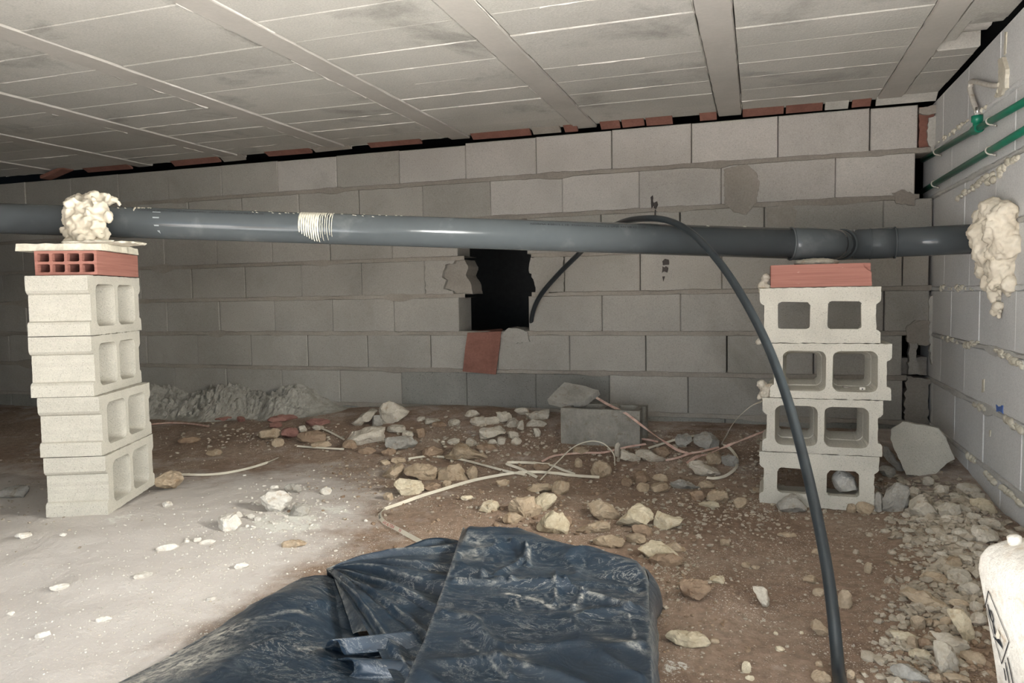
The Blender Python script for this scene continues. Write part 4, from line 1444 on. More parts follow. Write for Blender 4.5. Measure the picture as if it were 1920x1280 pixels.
# named ones first: (outline, material, label, short name, options)
big = [
    ((522, 942, 60, 40), 'white', 'large white rounded rock lying in lime dust right of the left pier', 'the big white rock'),
    ((425, 981, 46, 34), 'white', 'pinkish white rock in front of and left of the big white rock', 'the pinkish white rock'),
    ((316, 902, 50, 38), 'tan', 'rounded tan stone against the left pier foot, at a tape end', 'the tan stone at the left pier'),
    ((609, 921, 24, 14), 'white', 'small bright white stone right of the big white rock', 'the small bright white stone'),
    (c2((990, 440), (1040, 430), (1180, 405), (1280, 400), (1285, 480), (1260, 545), (1100, 550), (1000, 510)), 'pale', 'long pale block fragment at the left foot of the leaning rubble', 'the long pale fragment'),
    (c2((1245, 255), (1310, 195), (1400, 240), (1475, 290), (1440, 325), (1290, 400), (1260, 370)), 'pale', 'largest pale triangular chunk on top of the rubble by the wall', 'the triangular chunk'),
    (c2((1030, 380), (1130, 300), (1240, 245), (1235, 290), (1180, 330), (1080, 410)), 'pale', 'pale shard leaning steeply left of the triangular chunk', 'the leaning shard'),
    (c2((1260, 480), (1350, 470), (1470, 470), (1550, 530), (1490, 590), (1300, 550)), 'grey', 'pitted grey fragment right of the long pale fragment', 'the pitted grey fragment'),
    (c3((910, 740), (985, 690), (1000, 620), (1060, 595), (1120, 630), (1170, 680), (1310, 730), (1290, 800), (1200, 800), (1050, 780)), 'tan', 'big tan boulder with a peak, behind the crossing tapes', 'the peaked tan boulder'),
    ((810, 848, 44, 24), 'brown', 'low brown stone behind the end of the middle tape', 'the low brown stone'),
    (c3((555, 830), (640, 800), (800, 815), (850, 850), (840, 940), (780, 960), (650, 920), (555, 880)), 'tan', 'oblong tan stone in the row behind the long tape', 'the oblong tan stone'),
    (c3((360, 920), (420, 860), (540, 800), (560, 860), (520, 920), (420, 945)), 'tan', 'slanted tan stone at the left end of the row behind the tape', 'the slanted tan stone'),
    (c3((840, 880), (960, 820), (1060, 795), (1100, 900), (1150, 950), (1000, 960), (850, 945)), 'tan', 'wedge shaped tan stone right of the oblong tan stone', 'the wedge stone'),
    (c3((450, 960), (520, 935), (680, 960), (740, 985), (730, 1060), (620, 1100), (520, 1060)), 'yellow', 'yellowish faceted stone nearest the long tape', 'the faceted yellowish stone'),
    (c3((1220, 490), (1430, 455), (1490, 520), (1360, 560), (1240, 600), (1225, 540)), 'pale', 'pale oblong chunk in the middle of the wall rubble', 'the pale oblong chunk'),
    (c3((1610, 370), (1855, 315), (1850, 400), (1780, 420), (1620, 410)), 'pale', 'pale slab piece touching the left side of the hollow block', 'the pale slab piece'),
    (c3((1375, 340), (1480, 335), (1530, 380), (1440, 450), (1390, 440)), 'pale', 'pale cubic chunk on the wall rubble left of the slab piece', 'the pale cubic chunk'),
    (c3((1220, 1215), (1260, 1140), (1340, 1120), (1400, 1150), (1420, 1230), (1300, 1240)), 'yellow', 'domed yellowish stone alone left of the earth lump behind the tarp', 'the domed stone'),
    (c5((430, 290), (480, 220), (640, 200), (660, 280), (720, 300), (660, 380), (570, 385), (450, 340)), 'tan', 'broad tan earth lump behind the back edge of the tarp', 'the broad earth lump'),
    (c5((640, 230), (700, 165), (800, 180), (825, 220), (740, 310), (690, 320)), 'yellow', 'cracked yellowish stone on the right of the broad earth lump', 'the cracked stone'),
    (c5((590, 140), (660, 95), (760, 110), (810, 175), (720, 175), (610, 170)), 'tan', 'flat tan stone just in front of the tape crossing', 'the flat tan stone'),
    (c5((655, 450), (720, 370), (800, 330), (880, 340), (920, 420), (890, 500), (760, 500)), 'yellow', 'round yellowish stone half hidden by the back edge of the tarp', 'the round yellowish stone'),
    (c5((1045, 250), (1130, 235), (1200, 245), (1300, 350), (1260, 400), (1170, 390), (1080, 340)), 'tan', 'smooth tan boulder left of the white jagged rock', 'the smooth tan boulder'),
    (c5((965, 460), (1060, 410), (1180, 375), (1225, 440), (1200, 490), (1000, 490)), 'tan', 'low tan stone in front of the smooth tan boulder', 'the low tan stone'),
    (c5((1255, 420), (1310, 360), (1400, 260), (1450, 250), (1540, 290), (1560, 330), (1520, 385), (1350, 455)), 'yellow', 'bright cream jagged rock behind the right half of the tarp', 'the cream jagged rock'),
    (c5((1560, 320), (1640, 350), (1700, 365), (1775, 370), (1730, 410), (1610, 465), (1560, 450), (1540, 390)), 'yellow', 'bright cream pointed rock leaning on the cream jagged rock', 'the cream pointed rock'),
    (c5((1425, 600), (1520, 540), (1600, 550), (1690, 600), (1740, 660), (1640, 680), (1480, 650)), 'yellow', 'cream topped clod at the right back corner of the tarp', 'the cream topped clod'),
    (c5((1640, 570), (1700, 540), (1790, 600), (1760, 630), (1690, 620)), 'tan', 'smaller tan clod behind the cream topped clod', 'the smaller clod'),
    (c6((265, 610), (290, 540), (400, 505), (520, 520), (545, 600), (480, 670), (340, 680)), 'brown', 'large rounded brown boulder half buried right of the tarp', 'the half buried boulder'),
    (c6((190, 935), (230, 898), (360, 895), (480, 920), (525, 960), (470, 1025), (300, 1005)), 'yellow', 'long pitted yellowish stone right of the tarp, in the foreground', 'the long pitted stone'),
    (c6((845, 560), (940, 555), (965, 640), (990, 715), (930, 728), (890, 650)), 'pale', 'pale squared mortar piece alone on the earth left of the hose', 'the squared mortar piece'),
    ((1583, 1124, 27, 42), 'tan', 'tan upright stone right behind the lower part of the hose', 'the stone behind the hose'),
    (c6((1265, 850), (1310, 810), (1360, 820), (1415, 890), (1415, 945), (1370, 945)), 'tan', 'tan oblong stone touching the left side of the hose', 'the stone left of the hose'),
    ((1345, 1087, 34, 16), 'yellow', 'small yellowish stone beside the half buried boulder', 'the small yellowish stone'),
    ((1399, 1251, 18, 23), 'yellow', 'small upright yellowish stone in the foreground right of the tarp', 'the upright yellowish stone'),
    (c8((1145, 880), (1190, 820), (1250, 815), (1320, 900), (1360, 965), (1270, 975), (1180, 950)), 'pale', 'triangular pale stone in front of the broken hexagonal slab', 'the triangular pale stone'),
    (c8((990, 780), (1060, 715), (1140, 740), (1150, 800), (1130, 900), (1110, 945), (985, 930)), 'grey', 'tall grey chunk standing right of the right pier', 'the tall grey chunk'),
    (c8((275, 880), (350, 805), (390, 800), (440, 860), (480, 900), (390, 945), (290, 925)), 'grey', 'angular grey stone leaning on the left foot of the right pier', 'the angular grey stone'),
    (c8((1355, 900), (1400, 860), (1490, 870), (1500, 920), (1440, 985), (1375, 960)), 'pale', 'pale angular stone right of the triangular pale stone', 'the pale angular stone'),
    (c8((1560, 850), (1640, 830), (1700, 850), (1730, 920), (1640, 935), (1570, 900)), 'yellow', 'yellowish rock against the right wall', 'the yellowish wall rock'),
    ([(1822, 990), (1845, 986), (1872, 997), (1874, 1005), (1850, 1010), (1838, 1022), (1828, 1014)], 'pale', 'flat pale wedge just behind the white jerrycan', 'the flat pale wedge'),
    ((1752, 1084, 48, 24), 'tan', 'boxy tan stone in the right heap, level with the jerrycan top', 'the boxy tan stone'),
    ((1799, 1080, 46, 31), 'pale', 'rounded pale stone right of the boxy tan stone', 'the rounded pale stone'),
    (c7((440, 615), (500, 592), (620, 595), (700, 660), (805, 690), (790, 735), (680, 730), (540, 680)), 'tan', 'long tan stone lying across the right heap', 'the long tan stone'),
    (c7((785, 745), (890, 730), (950, 800), (985, 920), (940, 990), (890, 900), (840, 830)), 'yellow', 'cream curved stone standing left of the jerrycan', 'the cream curved stone'),
    (c7((640, 915), (800, 920), (925, 960), (920, 1020), (870, 1080), (830, 1000), (700, 950)), 'pale', 'pale bent stone above the big foreground stone', 'the pale bent stone'),
    (c7((655, 1000), (720, 965), (800, 990), (850, 1080), (870, 1225), (740, 1230), (700, 1120)), 'pale', 'biggest pale stone in the foreground of the right heap', 'the biggest right stone'),
    (c7((880, 1070), (940, 1045), (1030, 1050), (1075, 1110), (1040, 1140), (900, 1105)), 'tan', 'reddish tan stone left of the jerrycan foot', 'the reddish tan stone'),
    (c7((355, 1190), (440, 1140), (560, 1180), (640, 1230), (630, 1290), (420, 1290)), 'grey', 'grey streaked slab stone at the bottom of the right heap', 'the streaked grey stone'),
    (c4((830, 610), (900, 600), (1070, 690), (980, 725), (825, 650)), 'pale', 'pale prism shaped piece under the slack tapes', 'the pale prism'),
    (c4((705, 610), (860, 660), (850, 715), (695, 680)), 'pale', 'pale squared piece left of the pale prism', 'the pale squared piece'),
    (c4((1225, 740), (1300, 690), (1500, 790), (1505, 815), (1370, 840)), 'pale', 'pale wedge lying inside the tape loop', 'the wedge inside the loop'),
    (c4((1280, 480), (1400, 460), (1490, 540), (1470, 625), (1290, 620)), 'grey', 'grey slab piece by the wall behind the tape loop', 'the grey slab piece'),
    (c4((455, 780), (490, 700), (580, 705), (635, 760), (600, 845), (470, 850)), 'tan', 'rough tan stone right of the thin wire', 'the rough tan stone'),
    (c4((785, 820), (820, 775), (920, 780), (940, 850), (890, 890), (800, 880)), 'brown', 'round brown stone in front of the pale prism', 'the round brown stone'),
    (c4((930, 900), (960, 865), (1060, 870), (1095, 920), (1040, 960), (950, 950)), 'tan', 'tan pebble right of the round brown stone', 'the tan pebble'),
    (c4((1085, 890), (1150, 840), (1250, 880), (1350, 915), (1340, 935), (1120, 930)), 'grey', 'flat greyish slab chip right of the tan pebble', 'the flat slab chip'),
]
for px, mt, lb, sh_ in big: stone(px, mt, lb, short=sh_)

# hexagonal slab leaning by the right wall
px = c8((1110, 320), (1180, 335), (1350, 365), (1400, 430), (1460, 570), (1405, 600), (1310, 685), (1135, 675), (1080, 560), (1030, 440), (1035, 370))
ctr = hit(1725, 892)
dS = proj(ctr)[2]
bm = bmesh.new()
fr_, bk_ = [], []
for x, y in rough_poly(px, 7, 1.0):
    t = (892 - y) / F * dS
    fr_.append(bm.verts.new(onD(x, y, dS + t * .35)))
    p = onD(x + 1, y - 2, dS + t * .35 + .035)
    p.x = min(p.x, RXW - .008)
    bk_.append(bm.verts.new(p))
bm.faces.new(fr_)
bm.faces.new(bk_[::-1])
for i in range(len(fr_)): bm.faces.new((fr_[i], fr_[(i + 1) % len(fr_)], bk_[(i + 1) % len(fr_)], bk_[i]))
o = bobj('broken_slab', bm, 'hollow')
tag(o, 'big broken hexagonal concrete slab leaning in the right corner', 'slab')
LANDMARK.append((1728, 845, 'the hexagonal slab'))
stone(c8((985, 480), (1020, 495), (1130, 665), (1090, 660), (1020, 590), (975, 540)), 'grey', 'dark grey shard behind the left edge of the hexagonal slab', 'shard', 'shard', .03)
stone((1583, 902, 50, 44), 'white', 'white rough stone sitting inside the lowest right cell of the right pier', at=Vector((0.285, 2.82, .052)), thick=.06)
# hollow block under the wall, mouths up, and the plate on top of it
me = cell_block(0.37, 0.19, 0.18)
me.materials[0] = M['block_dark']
bp_ = hit(1128, 836)
o = bpy.data.objects.new('concrete_block', me)
COL.objects.link(o)
o.location = (bp_.x - .005, bp_.y + .10, floor_h(bp_.x, bp_.y + .1, False) + .060)
o.rotation_euler = (math.radians(-90), 0, math.radians(-3))
tag(o, 'grey hollow block lying in the wall rubble with its cells facing up', 'block')
zb = o.location.z + .09
px = [(1026, 749), (1042, 732), (1058, 716), (1090, 722), (1122, 731), (1096, 751), (1062, 758)]
bm = bmesh.new()
fr_, bk_ = [], []
dB = proj(Vector((o.location.x - .18, o.location.y, zb)))[2]
for x, y in rough_poly(px, 8, .8):
    p = onD(x, y, dB - .01 + (757 - y) / F * dB * 1.1)
    fr_.append(bm.verts.new(p))
    bk_.append(bm.verts.new(p + Vector((.006, .012, -.024))))
bm.faces.new(fr_)
bm.faces.new(bk_[::-1])
for i in range(len(fr_)): bm.faces.new((fr_[i], fr_[(i + 1) % len(fr_)], bk_[(i + 1) % len(fr_)], bk_[i]))
tag(bobj('concrete_plate', bm, 'grey'), 'diamond shaped grey concrete plate resting on the hollow block by the wall', 'plate')

# the rest of the stones
def many(rows, mat, **kw):
    for r in rows: stone(r, mat, **kw)


many([(549, 916, 29, 20), (563, 957, 36, 26), (26, 921, 52, 26), (1662, 885, 34, 24), (1647, 942, 20, 40), (1369, 865, 30, 26), (1283, 827, 34, 28), (706, 790, 22, 26)], 'grey')
many([(514, 914, 16, 9), (445, 966, 20, 13), (470, 968, 14, 10), (314, 946, 20, 12), (483, 972, 12, 9)], 'white')
many([(521, 829, 22, 20), (505, 815, 46, 20), (602, 834, 36, 14), (551, 1020, 50, 18), (402, 848, 28, 13), (729, 931, 20, 17), (747, 862, 27, 13), (722, 867, 21, 12), (885, 886, 21, 26), (838, 907, 21, 12), (942, 905, 27, 13), (1051, 914, 34, 28),
      (960, 973, 34, 24), (1144, 1015, 62, 22), (1193, 1012, 40, 20), (1519, 1087, 24, 16), (1530, 1035, 17, 13), (1535, 1111, 22, 15), (1399, 1059, 18, 12), (1417, 1064, 19, 8), (1476, 1002, 34, 9), (1359, 1017, 20, 14), (1595, 1264, 15, 18),
      (1627, 1065, 15, 24), (1672, 1054, 22, 10), (1703, 1114, 26, 14), (1798, 1132, 36, 20), (1741, 1167, 13, 22), (1775, 1168, 22, 26), (1720, 1168, 28, 28), (1756, 1170, 16, 16), (1711, 1206, 24, 25), (1792, 1272, 50, 18), (1756, 1272, 28, 18),
      (1786, 1056, 32, 22), (1237, 896, 30, 15), (1344, 931, 46, 26), (1387, 943, 28, 21), (1418, 918, 16, 14), (1088, 845, 30, 16), (1085, 868, 16, 20), (1323, 910, 28, 17), (1206, 914, 24, 18), (1339, 859, 30, 28), (1622, 953, 32, 25), (1597, 954, 17, 19), (1540, 1270, 38, 20), (1536, 1246, 14, 12), (1340, 1202, 16, 11)], 'tan')
many([(567, 805, 16, 14), (597, 802, 20, 11), (742, 804, 34, 20), (765, 814, 24, 16), (809, 790, 30, 13), (789, 785, 17, 9), (851, 792, 26, 15), (884, 775, 27, 12), (907, 789, 57, 20), (978, 772, 30, 15), (962, 792, 26, 22), (1006, 794, 40, 15), (976, 798, 14, 22), (1006, 811, 18, 18), (963, 815, 20, 14), (968, 827, 18, 16),
      (923, 829, 21, 11), (940, 826, 15, 16), (850, 827, 23, 12), (884, 829, 24, 16), (831, 829, 9, 7), (1158, 843, 12, 32), (1820, 1106, 36, 26), (1829, 1138, 26, 24), (1836, 1162, 30, 32), (1780, 1117, 32, 10), (1713, 923, 22, 22), (1764, 918, 28, 18), (1740, 902, 20, 17), (1776, 972, 24, 16), (1816, 917, 40, 22), (1856, 981, 36, 20),
      (1830, 930, 30, 16), (1800, 935, 34, 14), (1806, 955, 30, 16), (1790, 930, 20, 12), (1775, 1010, 34, 18), (1800, 1000, 30, 18), (1812, 1022, 34, 16), (1768, 990, 24, 14), (1745, 995, 20, 12), (1835, 1040, 24, 16), (1810, 1048, 26, 18), (1750, 1015, 20, 12), (1704, 995, 26, 9), (1730, 975, 20, 10), (1826, 968, 26, 14), (1845, 1062, 20, 20), (1700, 965, 18, 10), (1765, 1040, 22, 12), (1672, 1135, 14, 8)], 'pale')
many([(586, 819, 55, 24), (656, 835, 28, 20), (788, 812, 24, 20), (823, 796, 28, 11), (913, 839, 34, 16), (729, 848, 30, 15), (689, 845, 34, 14), (811, 913, 30, 17), (355, 825, 42, 12), (1201, 995, 42, 24), (1249, 1052, 66, 24), (1732, 1207, 30, 22), (1016, 877, 33, 16), (1241, 850, 32, 24), (1306, 931, 29, 21), (1175, 904, 21, 17), (1066, 975, 14, 22)], 'brown')
many([(1691, 1193, 46, 20), (1726, 1229, 46, 22), (1330, 946, 42, 13), (1406, 1271, 18, 9), (876, 933, 25, 10), (1455, 1187, 9, 8), (1503, 1186, 8, 7), (1462, 1216, 18, 11)], 'yellow')
# brick pieces by the left part of the wall
many([(532, 784, 56, 14), (538, 772, 22, 12), (517, 797, 22, 12), (544, 813, 32, 24), (595, 792, 45, 14), (452, 786, 16, 12), (421, 785, 44, 8), (330, 777, 40, 8), (370, 781, 36, 8)], 'red', name='brick_piece', cat='brick piece')
# thin white flakes on the left ground
for (x, y, w_, h_) in ((314, 1026, 40, 13), (370, 1011, 17, 9), (387, 1016, 30, 9), (114, 1101, 34, 13), (268, 1078, 36, 12), (454, 1061, 28, 13), (42, 1004, 30, 12), (195, 1161, 30, 10), (118, 1002, 14, 7), (350, 1014, 10, 6), (560, 1092, 8, 12), (20, 1150, 14, 8), (395, 1123, 22, 8), (80, 1190, 26, 10)):
    stone((x, y, w_, h_), 'white', name='flake', cat='flake', rough=.6)

# mortar heap against the left part of the back wall
random.seed(8)
V, Fc = [], []
nx_, ny_ = 260, 56
for j in range(ny_ + 1):
    for i in range(nx_ + 1):
        x = -4.25 + 2.05 * i / nx_
        t = j / ny_
        y = 3.52 + .328 * t + .05 * noise.noise(Vector((x * 4, t * 2, 8))) * (1 - t)
        e = S((x + 4.25) / .35) * S((-2.2 - x) / .4)
        pk = .105 + .075 * math.exp(-((x + 3.08) / .17) ** 2) + .05 * math.exp(-((x + 3.62) / .16) ** 2) + .055 * math.exp(-((x + 2.62) / .13) ** 2) + .02 * noise.noise(Vector((x * 7, 1, 1)))
        hgt = e * pk * S(t * 1.25) ** .8
        v = Vector((x, y, 0))
        hgt += e * S(t * 3) * (.035 * noise.noise(v * 9) + .030 * abs(noise.noise(v * 22)) + .018 * noise.noise(v * 46) + .012 * noise.noise(v * 95))
        V.append((x, y, floor_h(x, y) - .01 + hgt))
for j in range(ny_):
    for i in range(nx_):
        a = j * (nx_ + 1) + i
        Fc.append((a, a + 1, a + nx_ + 2, a + nx_ + 1))
o = mobj('mortar_heap', V, Fc, 'heap')
tag(o, 'ragged heap of grey mortar droppings along the foot of the back wall', 'heap', None, 'stuff')

# ------------------------------------------------------------------ gravel and crumbs (uncountable)
random.seed(77)
TET = []
for _ in range(10):
    bm = bmesh.new()
    bmesh.ops.create_icosphere(bm, subdivisions=1, radius=1)
    q = [Vector([random.gauss(0, 1) for _ in range(3)]).normalized() for _ in range(6)]
    for v in bm.verts:
        for n_ in q:
            d = v.co.dot(n_) - .55
            if d > 0: v.co -= n_ * d
        v.co.z *= .6
        v.co.x *= random.uniform(.9, 1.2)
    TET.append(([v.co.copy() for v in bm.verts], [tuple(v.index for v in f.verts) for f in bm.faces]))
    bm.free()


def gravel(name, label, mat, spots):
    V, Fc = [], []
    for (px, py, sx, sy, n, r0, r1) in spots:
        for _ in range(n):
            x, y = random.gauss(px, sx), random.gauss(py, sy)
            if y < 760: continue
            p = hit(x, y)
            if p.y > 3.82 or p.x > RXW - .012: continue
            r = r0 + (r1 - r0) * random.random() ** 2.5
            mv, mf = random.choice(TET)
            R = Matrix.Rotation(random.random() * 6.28, 3, 'Z') @ Matrix.Rotation(random.uniform(-.6, .6), 3, 'X')
            b = len(V)
            for c in mv: V.append(p + R @ (c * r) + Vector((0, 0, r * .15)))
            Fc.extend([tuple(b + i for i in f) for f in mf])
    o = mobj(name, V, Fc, mat)
    return tag(o, label, 'gravel', None, 'stuff')


gravel('gravel', 'scattered pale gravel and crumbs of mortar over the earth floor', 'chip', [
    (1785, 985, 45, 45, 150, .010, .030), (1775, 1110, 45, 60, 110, .010, .028), (1740, 1230, 45, 30, 60, .010, .024), (1770, 960, 60, 40, 700, .004, .022), (1790, 1060, 50, 50, 520, .004, .018), (1740, 1170, 50, 50, 420, .003, .016), (1720, 1240, 50, 30, 220, .003, .013), (1660, 930, 40, 22, 240, .003, .014), (1560, 955, 60, 12, 160, .003, .010), (1380, 960, 70, 25, 320, .003, .012),
    (1270, 970, 60, 40, 260, .003, .012), (1110, 960, 100, 50, 260, .003, .011), (1430, 870, 30, 40, 220, .003, .014), (1400, 1040, 80, 40, 170, .002, .007), (1400, 1180, 100, 70, 240, .0015, .006), (1260, 1060, 30, 30, 160, .003, .011), (940, 920, 120, 30, 260, .003, .011),
    (900, 830, 120, 25, 420, .004, .016), (700, 900, 60, 25, 200, .003, .010), (340, 850, 60, 30, 140, .002, .006), (1680, 1080, 70, 50, 200, .002, .007), (1250, 850, 100, 30, 300, .004, .015), (480, 820, 100, 14, 220, .004, .014), (60, 900, 60, 60, 120, .003, .010), (1500, 1000, 60, 20, 90, .002, .006)])
gravel('gravel', 'white lime crumbs strewn over the pale ground at the left', 'white', [(560, 950, 60, 30, 320, .002, .010), (470, 1000, 120, 40, 520, .002, .006), (300, 1060, 200, 70, 900, .0012, .0045), (200, 1180, 160, 60, 700, .001, .004), (420, 1130, 60, 50, 260, .001, .004)])
gravel('gravel', 'brown earth crumbs and small clods among the stones', 'brown', [
    (1100, 930, 180, 60, 500, .003, .014), (1300, 1150, 90, 70, 300, .002, .008), (1780, 1230, 60, 40, 260, .004, .014), (750, 880, 80, 40, 260, .003, .012), (1500, 900, 120, 40, 200, .003, .010), (1830, 1240, 30, 40, 120, .004, .012)])

# ------------------------------------------------------------------ warning tapes
random.seed(4)


def ribbon(name, pts, mat, label, wd=0.011, n=8, lean=0.75, text=None, parent=None):
    P3 = []
    for p in pts:
        if len(p) == 2: P3.append(hit(p[0], p[1]) + Vector((0, 0, .008)))
        elif p[2] < 1.0: P3.append(hit(p[0], p[1], p[2]))
        else: P3.append(onY(p[0], p[1], p[2]))
    C_ = spline(P3, n)
    V, Fc = [], []
    SD = []
    for i, p in enumerate(C_):
        t = (C_[min(i + 1, len(C_) - 1)] - C_[max(i - 1, 0)]).normalized()
        h = Vector((-t.y, t.x, 0))
        if h.length < 1e-4: h = Vector((1, 0, 0))
        h.normalize()
        if h.y < 0: h = -h
        tw = lean + .25 * noise.noise(Vector((i * .12, len(pts), wd * 100)))
        s = (h * math.cos(tw) + Vector((0, 0, 1)) * math.sin(tw)).normalized()
        nn = t.cross(s).normalized()
        if nn.y > 0: nn = -nn
        SD.append((p, t, s, nn))
        for a, b in ((-1, -1), (1, -1), (1, 1), (-1, 1)): V.append(p + s * wd * .5 * a + nn * .0006 * b)
        if i:
            o_ = (i - 1) * 4
            for k in range(4): Fc.append((o_ + k, o_ + (k + 1) % 4, o_ + 4 + (k + 1) % 4, o_ + 4 + k))
    Fc.append((0, 1, 2, 3))
    e = len(C_) * 4
    Fc.append((e - 1, e - 2, e - 3, e - 4))
    o = fixn(mobj(name, V, Fc, mat, parent))
    if label: tag(o, label, 'tape')
    if text:
        L = [0]
        for a, b in zip(C_, C_[1:]): L.append(L[-1] + (b - a).length)
        for s_, start, size, mt in text:
            v, f = text_mesh(s_, size, .0003)
            TV = []
            for q in v:
                d = start + q.x
                i = 0
                while i < len(L) - 2 and L[i + 1] < d: i += 1
                p, t, s, nn = SD[i]
                TV.append(p + t * (d - L[i]) + s * (q.y - size * .35) + nn * .0009)
            mobj('printed_text', TV, f, mt, o)
    return o


ribbon('warning_tape', [(300, 893), (345, 893), (392, 893), (440, 887), (490, 874), (522, 861)], 'tape', 'cream tape curving right from the tan stone at the left pier')
ribbon('warning_tape', [(557, 839), (595, 842), (645, 845)], 'tape', 'short cream tape end lying left of the long pale fragment', .010)
ribbon('warning_tape', [(602, 805), (622, 814), (646, 827)], 'tape', 'short cream tape slanting between brick pieces and the long pale fragment', .009)
ribbon('warning_tape', [(278, 798), (320, 795), (360, 797), (392, 802)], 'tape_pink', 'pinkish tape strip at the foot of the mortar heap behind the left pier', .010)
o = ribbon('warning_tape', [(1124, 898), (1070, 894), (1040, 890), (999, 888), (956, 891), (905, 900), (872, 908), (830, 921), (788, 934), (750, 948), (722, 958), (712, 966)], 'tape', 'longest cream tape, folded at a bend, ending with red print at the tarp', .0125)
ribbon('tape_tail', [(712, 966), (713, 974), (722, 984), (745, 996), (770, 1010), (800, 1026)], 'tape', None, .0135, text=[('no tocar', .014, .0125, 'smudge'), ('GAS ALTERA', .090, .0145, 'redink'), ('YA', .205, .0145, 'redink')], parent=o)
ribbon('warning_tape', [(766, 863), (785, 860), (809, 858), (851, 862), (880, 868), (914, 877), (956, 888), (984, 893)], 'tape', 'cream tape draped over the low brown stone, joining the longest tape', .010)
ribbon('warning_tape', [(1030, 874), (1011, 872), (980, 870), (949, 868, .012), (977, 879, .01), (1007, 898)], 'tape', 'cream tape folded back on itself in a sharp V', .012, 5)
ribbon('warning_tape', [(1000, 870), (1035, 876), (1055, 884), (1078, 892)], 'tape', 'short cream tape running right from the V fold', .010)
V, Fc = tube(spline([hit(1013, 902) + Vector((0, 0, .006)), hit(1047, 864, .03), hit(1075, 838, .055), hit(1105, 827, .07), hit(1131, 831, .06), hit(1150, 850, .03), hit(1153, 874) + Vector((0, 0, .004))], 8), .0026, 8)
tag(mobj('wire', V, Fc, 'tape', None, True), 'thin pale wire arching over the stones in the middle of the floor', 'wire')
ribbon('warning_tape', [(1016, 868), (1042, 857), (1094, 852), (1131, 848, .02), (1169, 839, .03), (1211, 832, .03)], 'tape_pink', 'dull pinkish tape sagging left to right behind the thin wire', .009)
ribbon('warning_tape', [(1197, 822, .02), (1215, 824, .02), (1234, 828, .02)], 'tape_pink', 'short pink tape stub right of the hollow block by the wall', .009)
yb_ = bp_.y + .02
ribbon('warning_tape', [(1118, 745, yb_ + .16), (1140, 758, yb_ + .08), (1158, 767, yb_ + .02), (1175, 776, yb_ - .03), (1211, 803, yb_ - .06), (1246, 828, .03), (1270, 843, .015), (1290, 853)], 'tape_pink', 'pink tape dropping from the top of the hollow block to the rubble', .012)
ribbon('warning_tape', [(1216, 843), (1253, 828, .01), (1281, 820, .015), (1321, 817)], 'tape', 'cream tape behind the pale prism reaching to the grey slab piece', .010)
ribbon('warning_tape', [(1429, 752, 2.86), (1410, 760, 2.95), (1388, 778, 3.05), (1372, 798, 3.14), (1360, 820, 3.2), (1354, 832, .02), (1368, 843), (1382, 862), (1380, 880), (1361, 895), (1340, 900), (1325, 899)], 'tape', 'cream tape springing from the right pier and looping on the ground', .0115)
ribbon('warning_tape', [(1431, 809, 2.86), (1400, 821, 2.96), (1375, 831, 3.03), (1352, 840, 3.05), (1325, 852, .01), (1305, 860), (1288, 872)], 'tape_pink', 'red printed tape running from the right pier down into the rubble', .0125)
ribbon('warning_tape', [(1248, 866), (1270, 858, .01), (1293, 850, .015), (1320, 845, .015), (1348, 838, .02)], 'tape_pink', 'pink tape crossing under the red printed tape', .009)

# ------------------------------------------------------------------ black tarp
random.seed(9)
tp = empty('tarp')
tag(tp, 'crumpled black plastic tarp folded on the ground in the foreground', 'tarp')


def poly_at(pl, t):
    L = [0]
    for a, b in zip(pl, pl[1:]): L.append(L[-1] + (b - a).length)
    d = t * L[-1]
    for i in range(len(pl) - 1):
        if d <= L[i + 1] or i == len(pl) - 2:
            k = (d - L[i]) / max(1e-9, L[i + 1] - L[i])
            return pl[i].lerp(pl[i + 1], min(1, k))


def W(px, py, z):
    """pixel at height z above the local ground"""
    zz_ = 0.02
    for _ in range(4):
        p = onZ(px, py, zz_ + z)
        zz_ = floor_h(p.x, p.y, False)
    return onZ(px, py, zz_ + z)


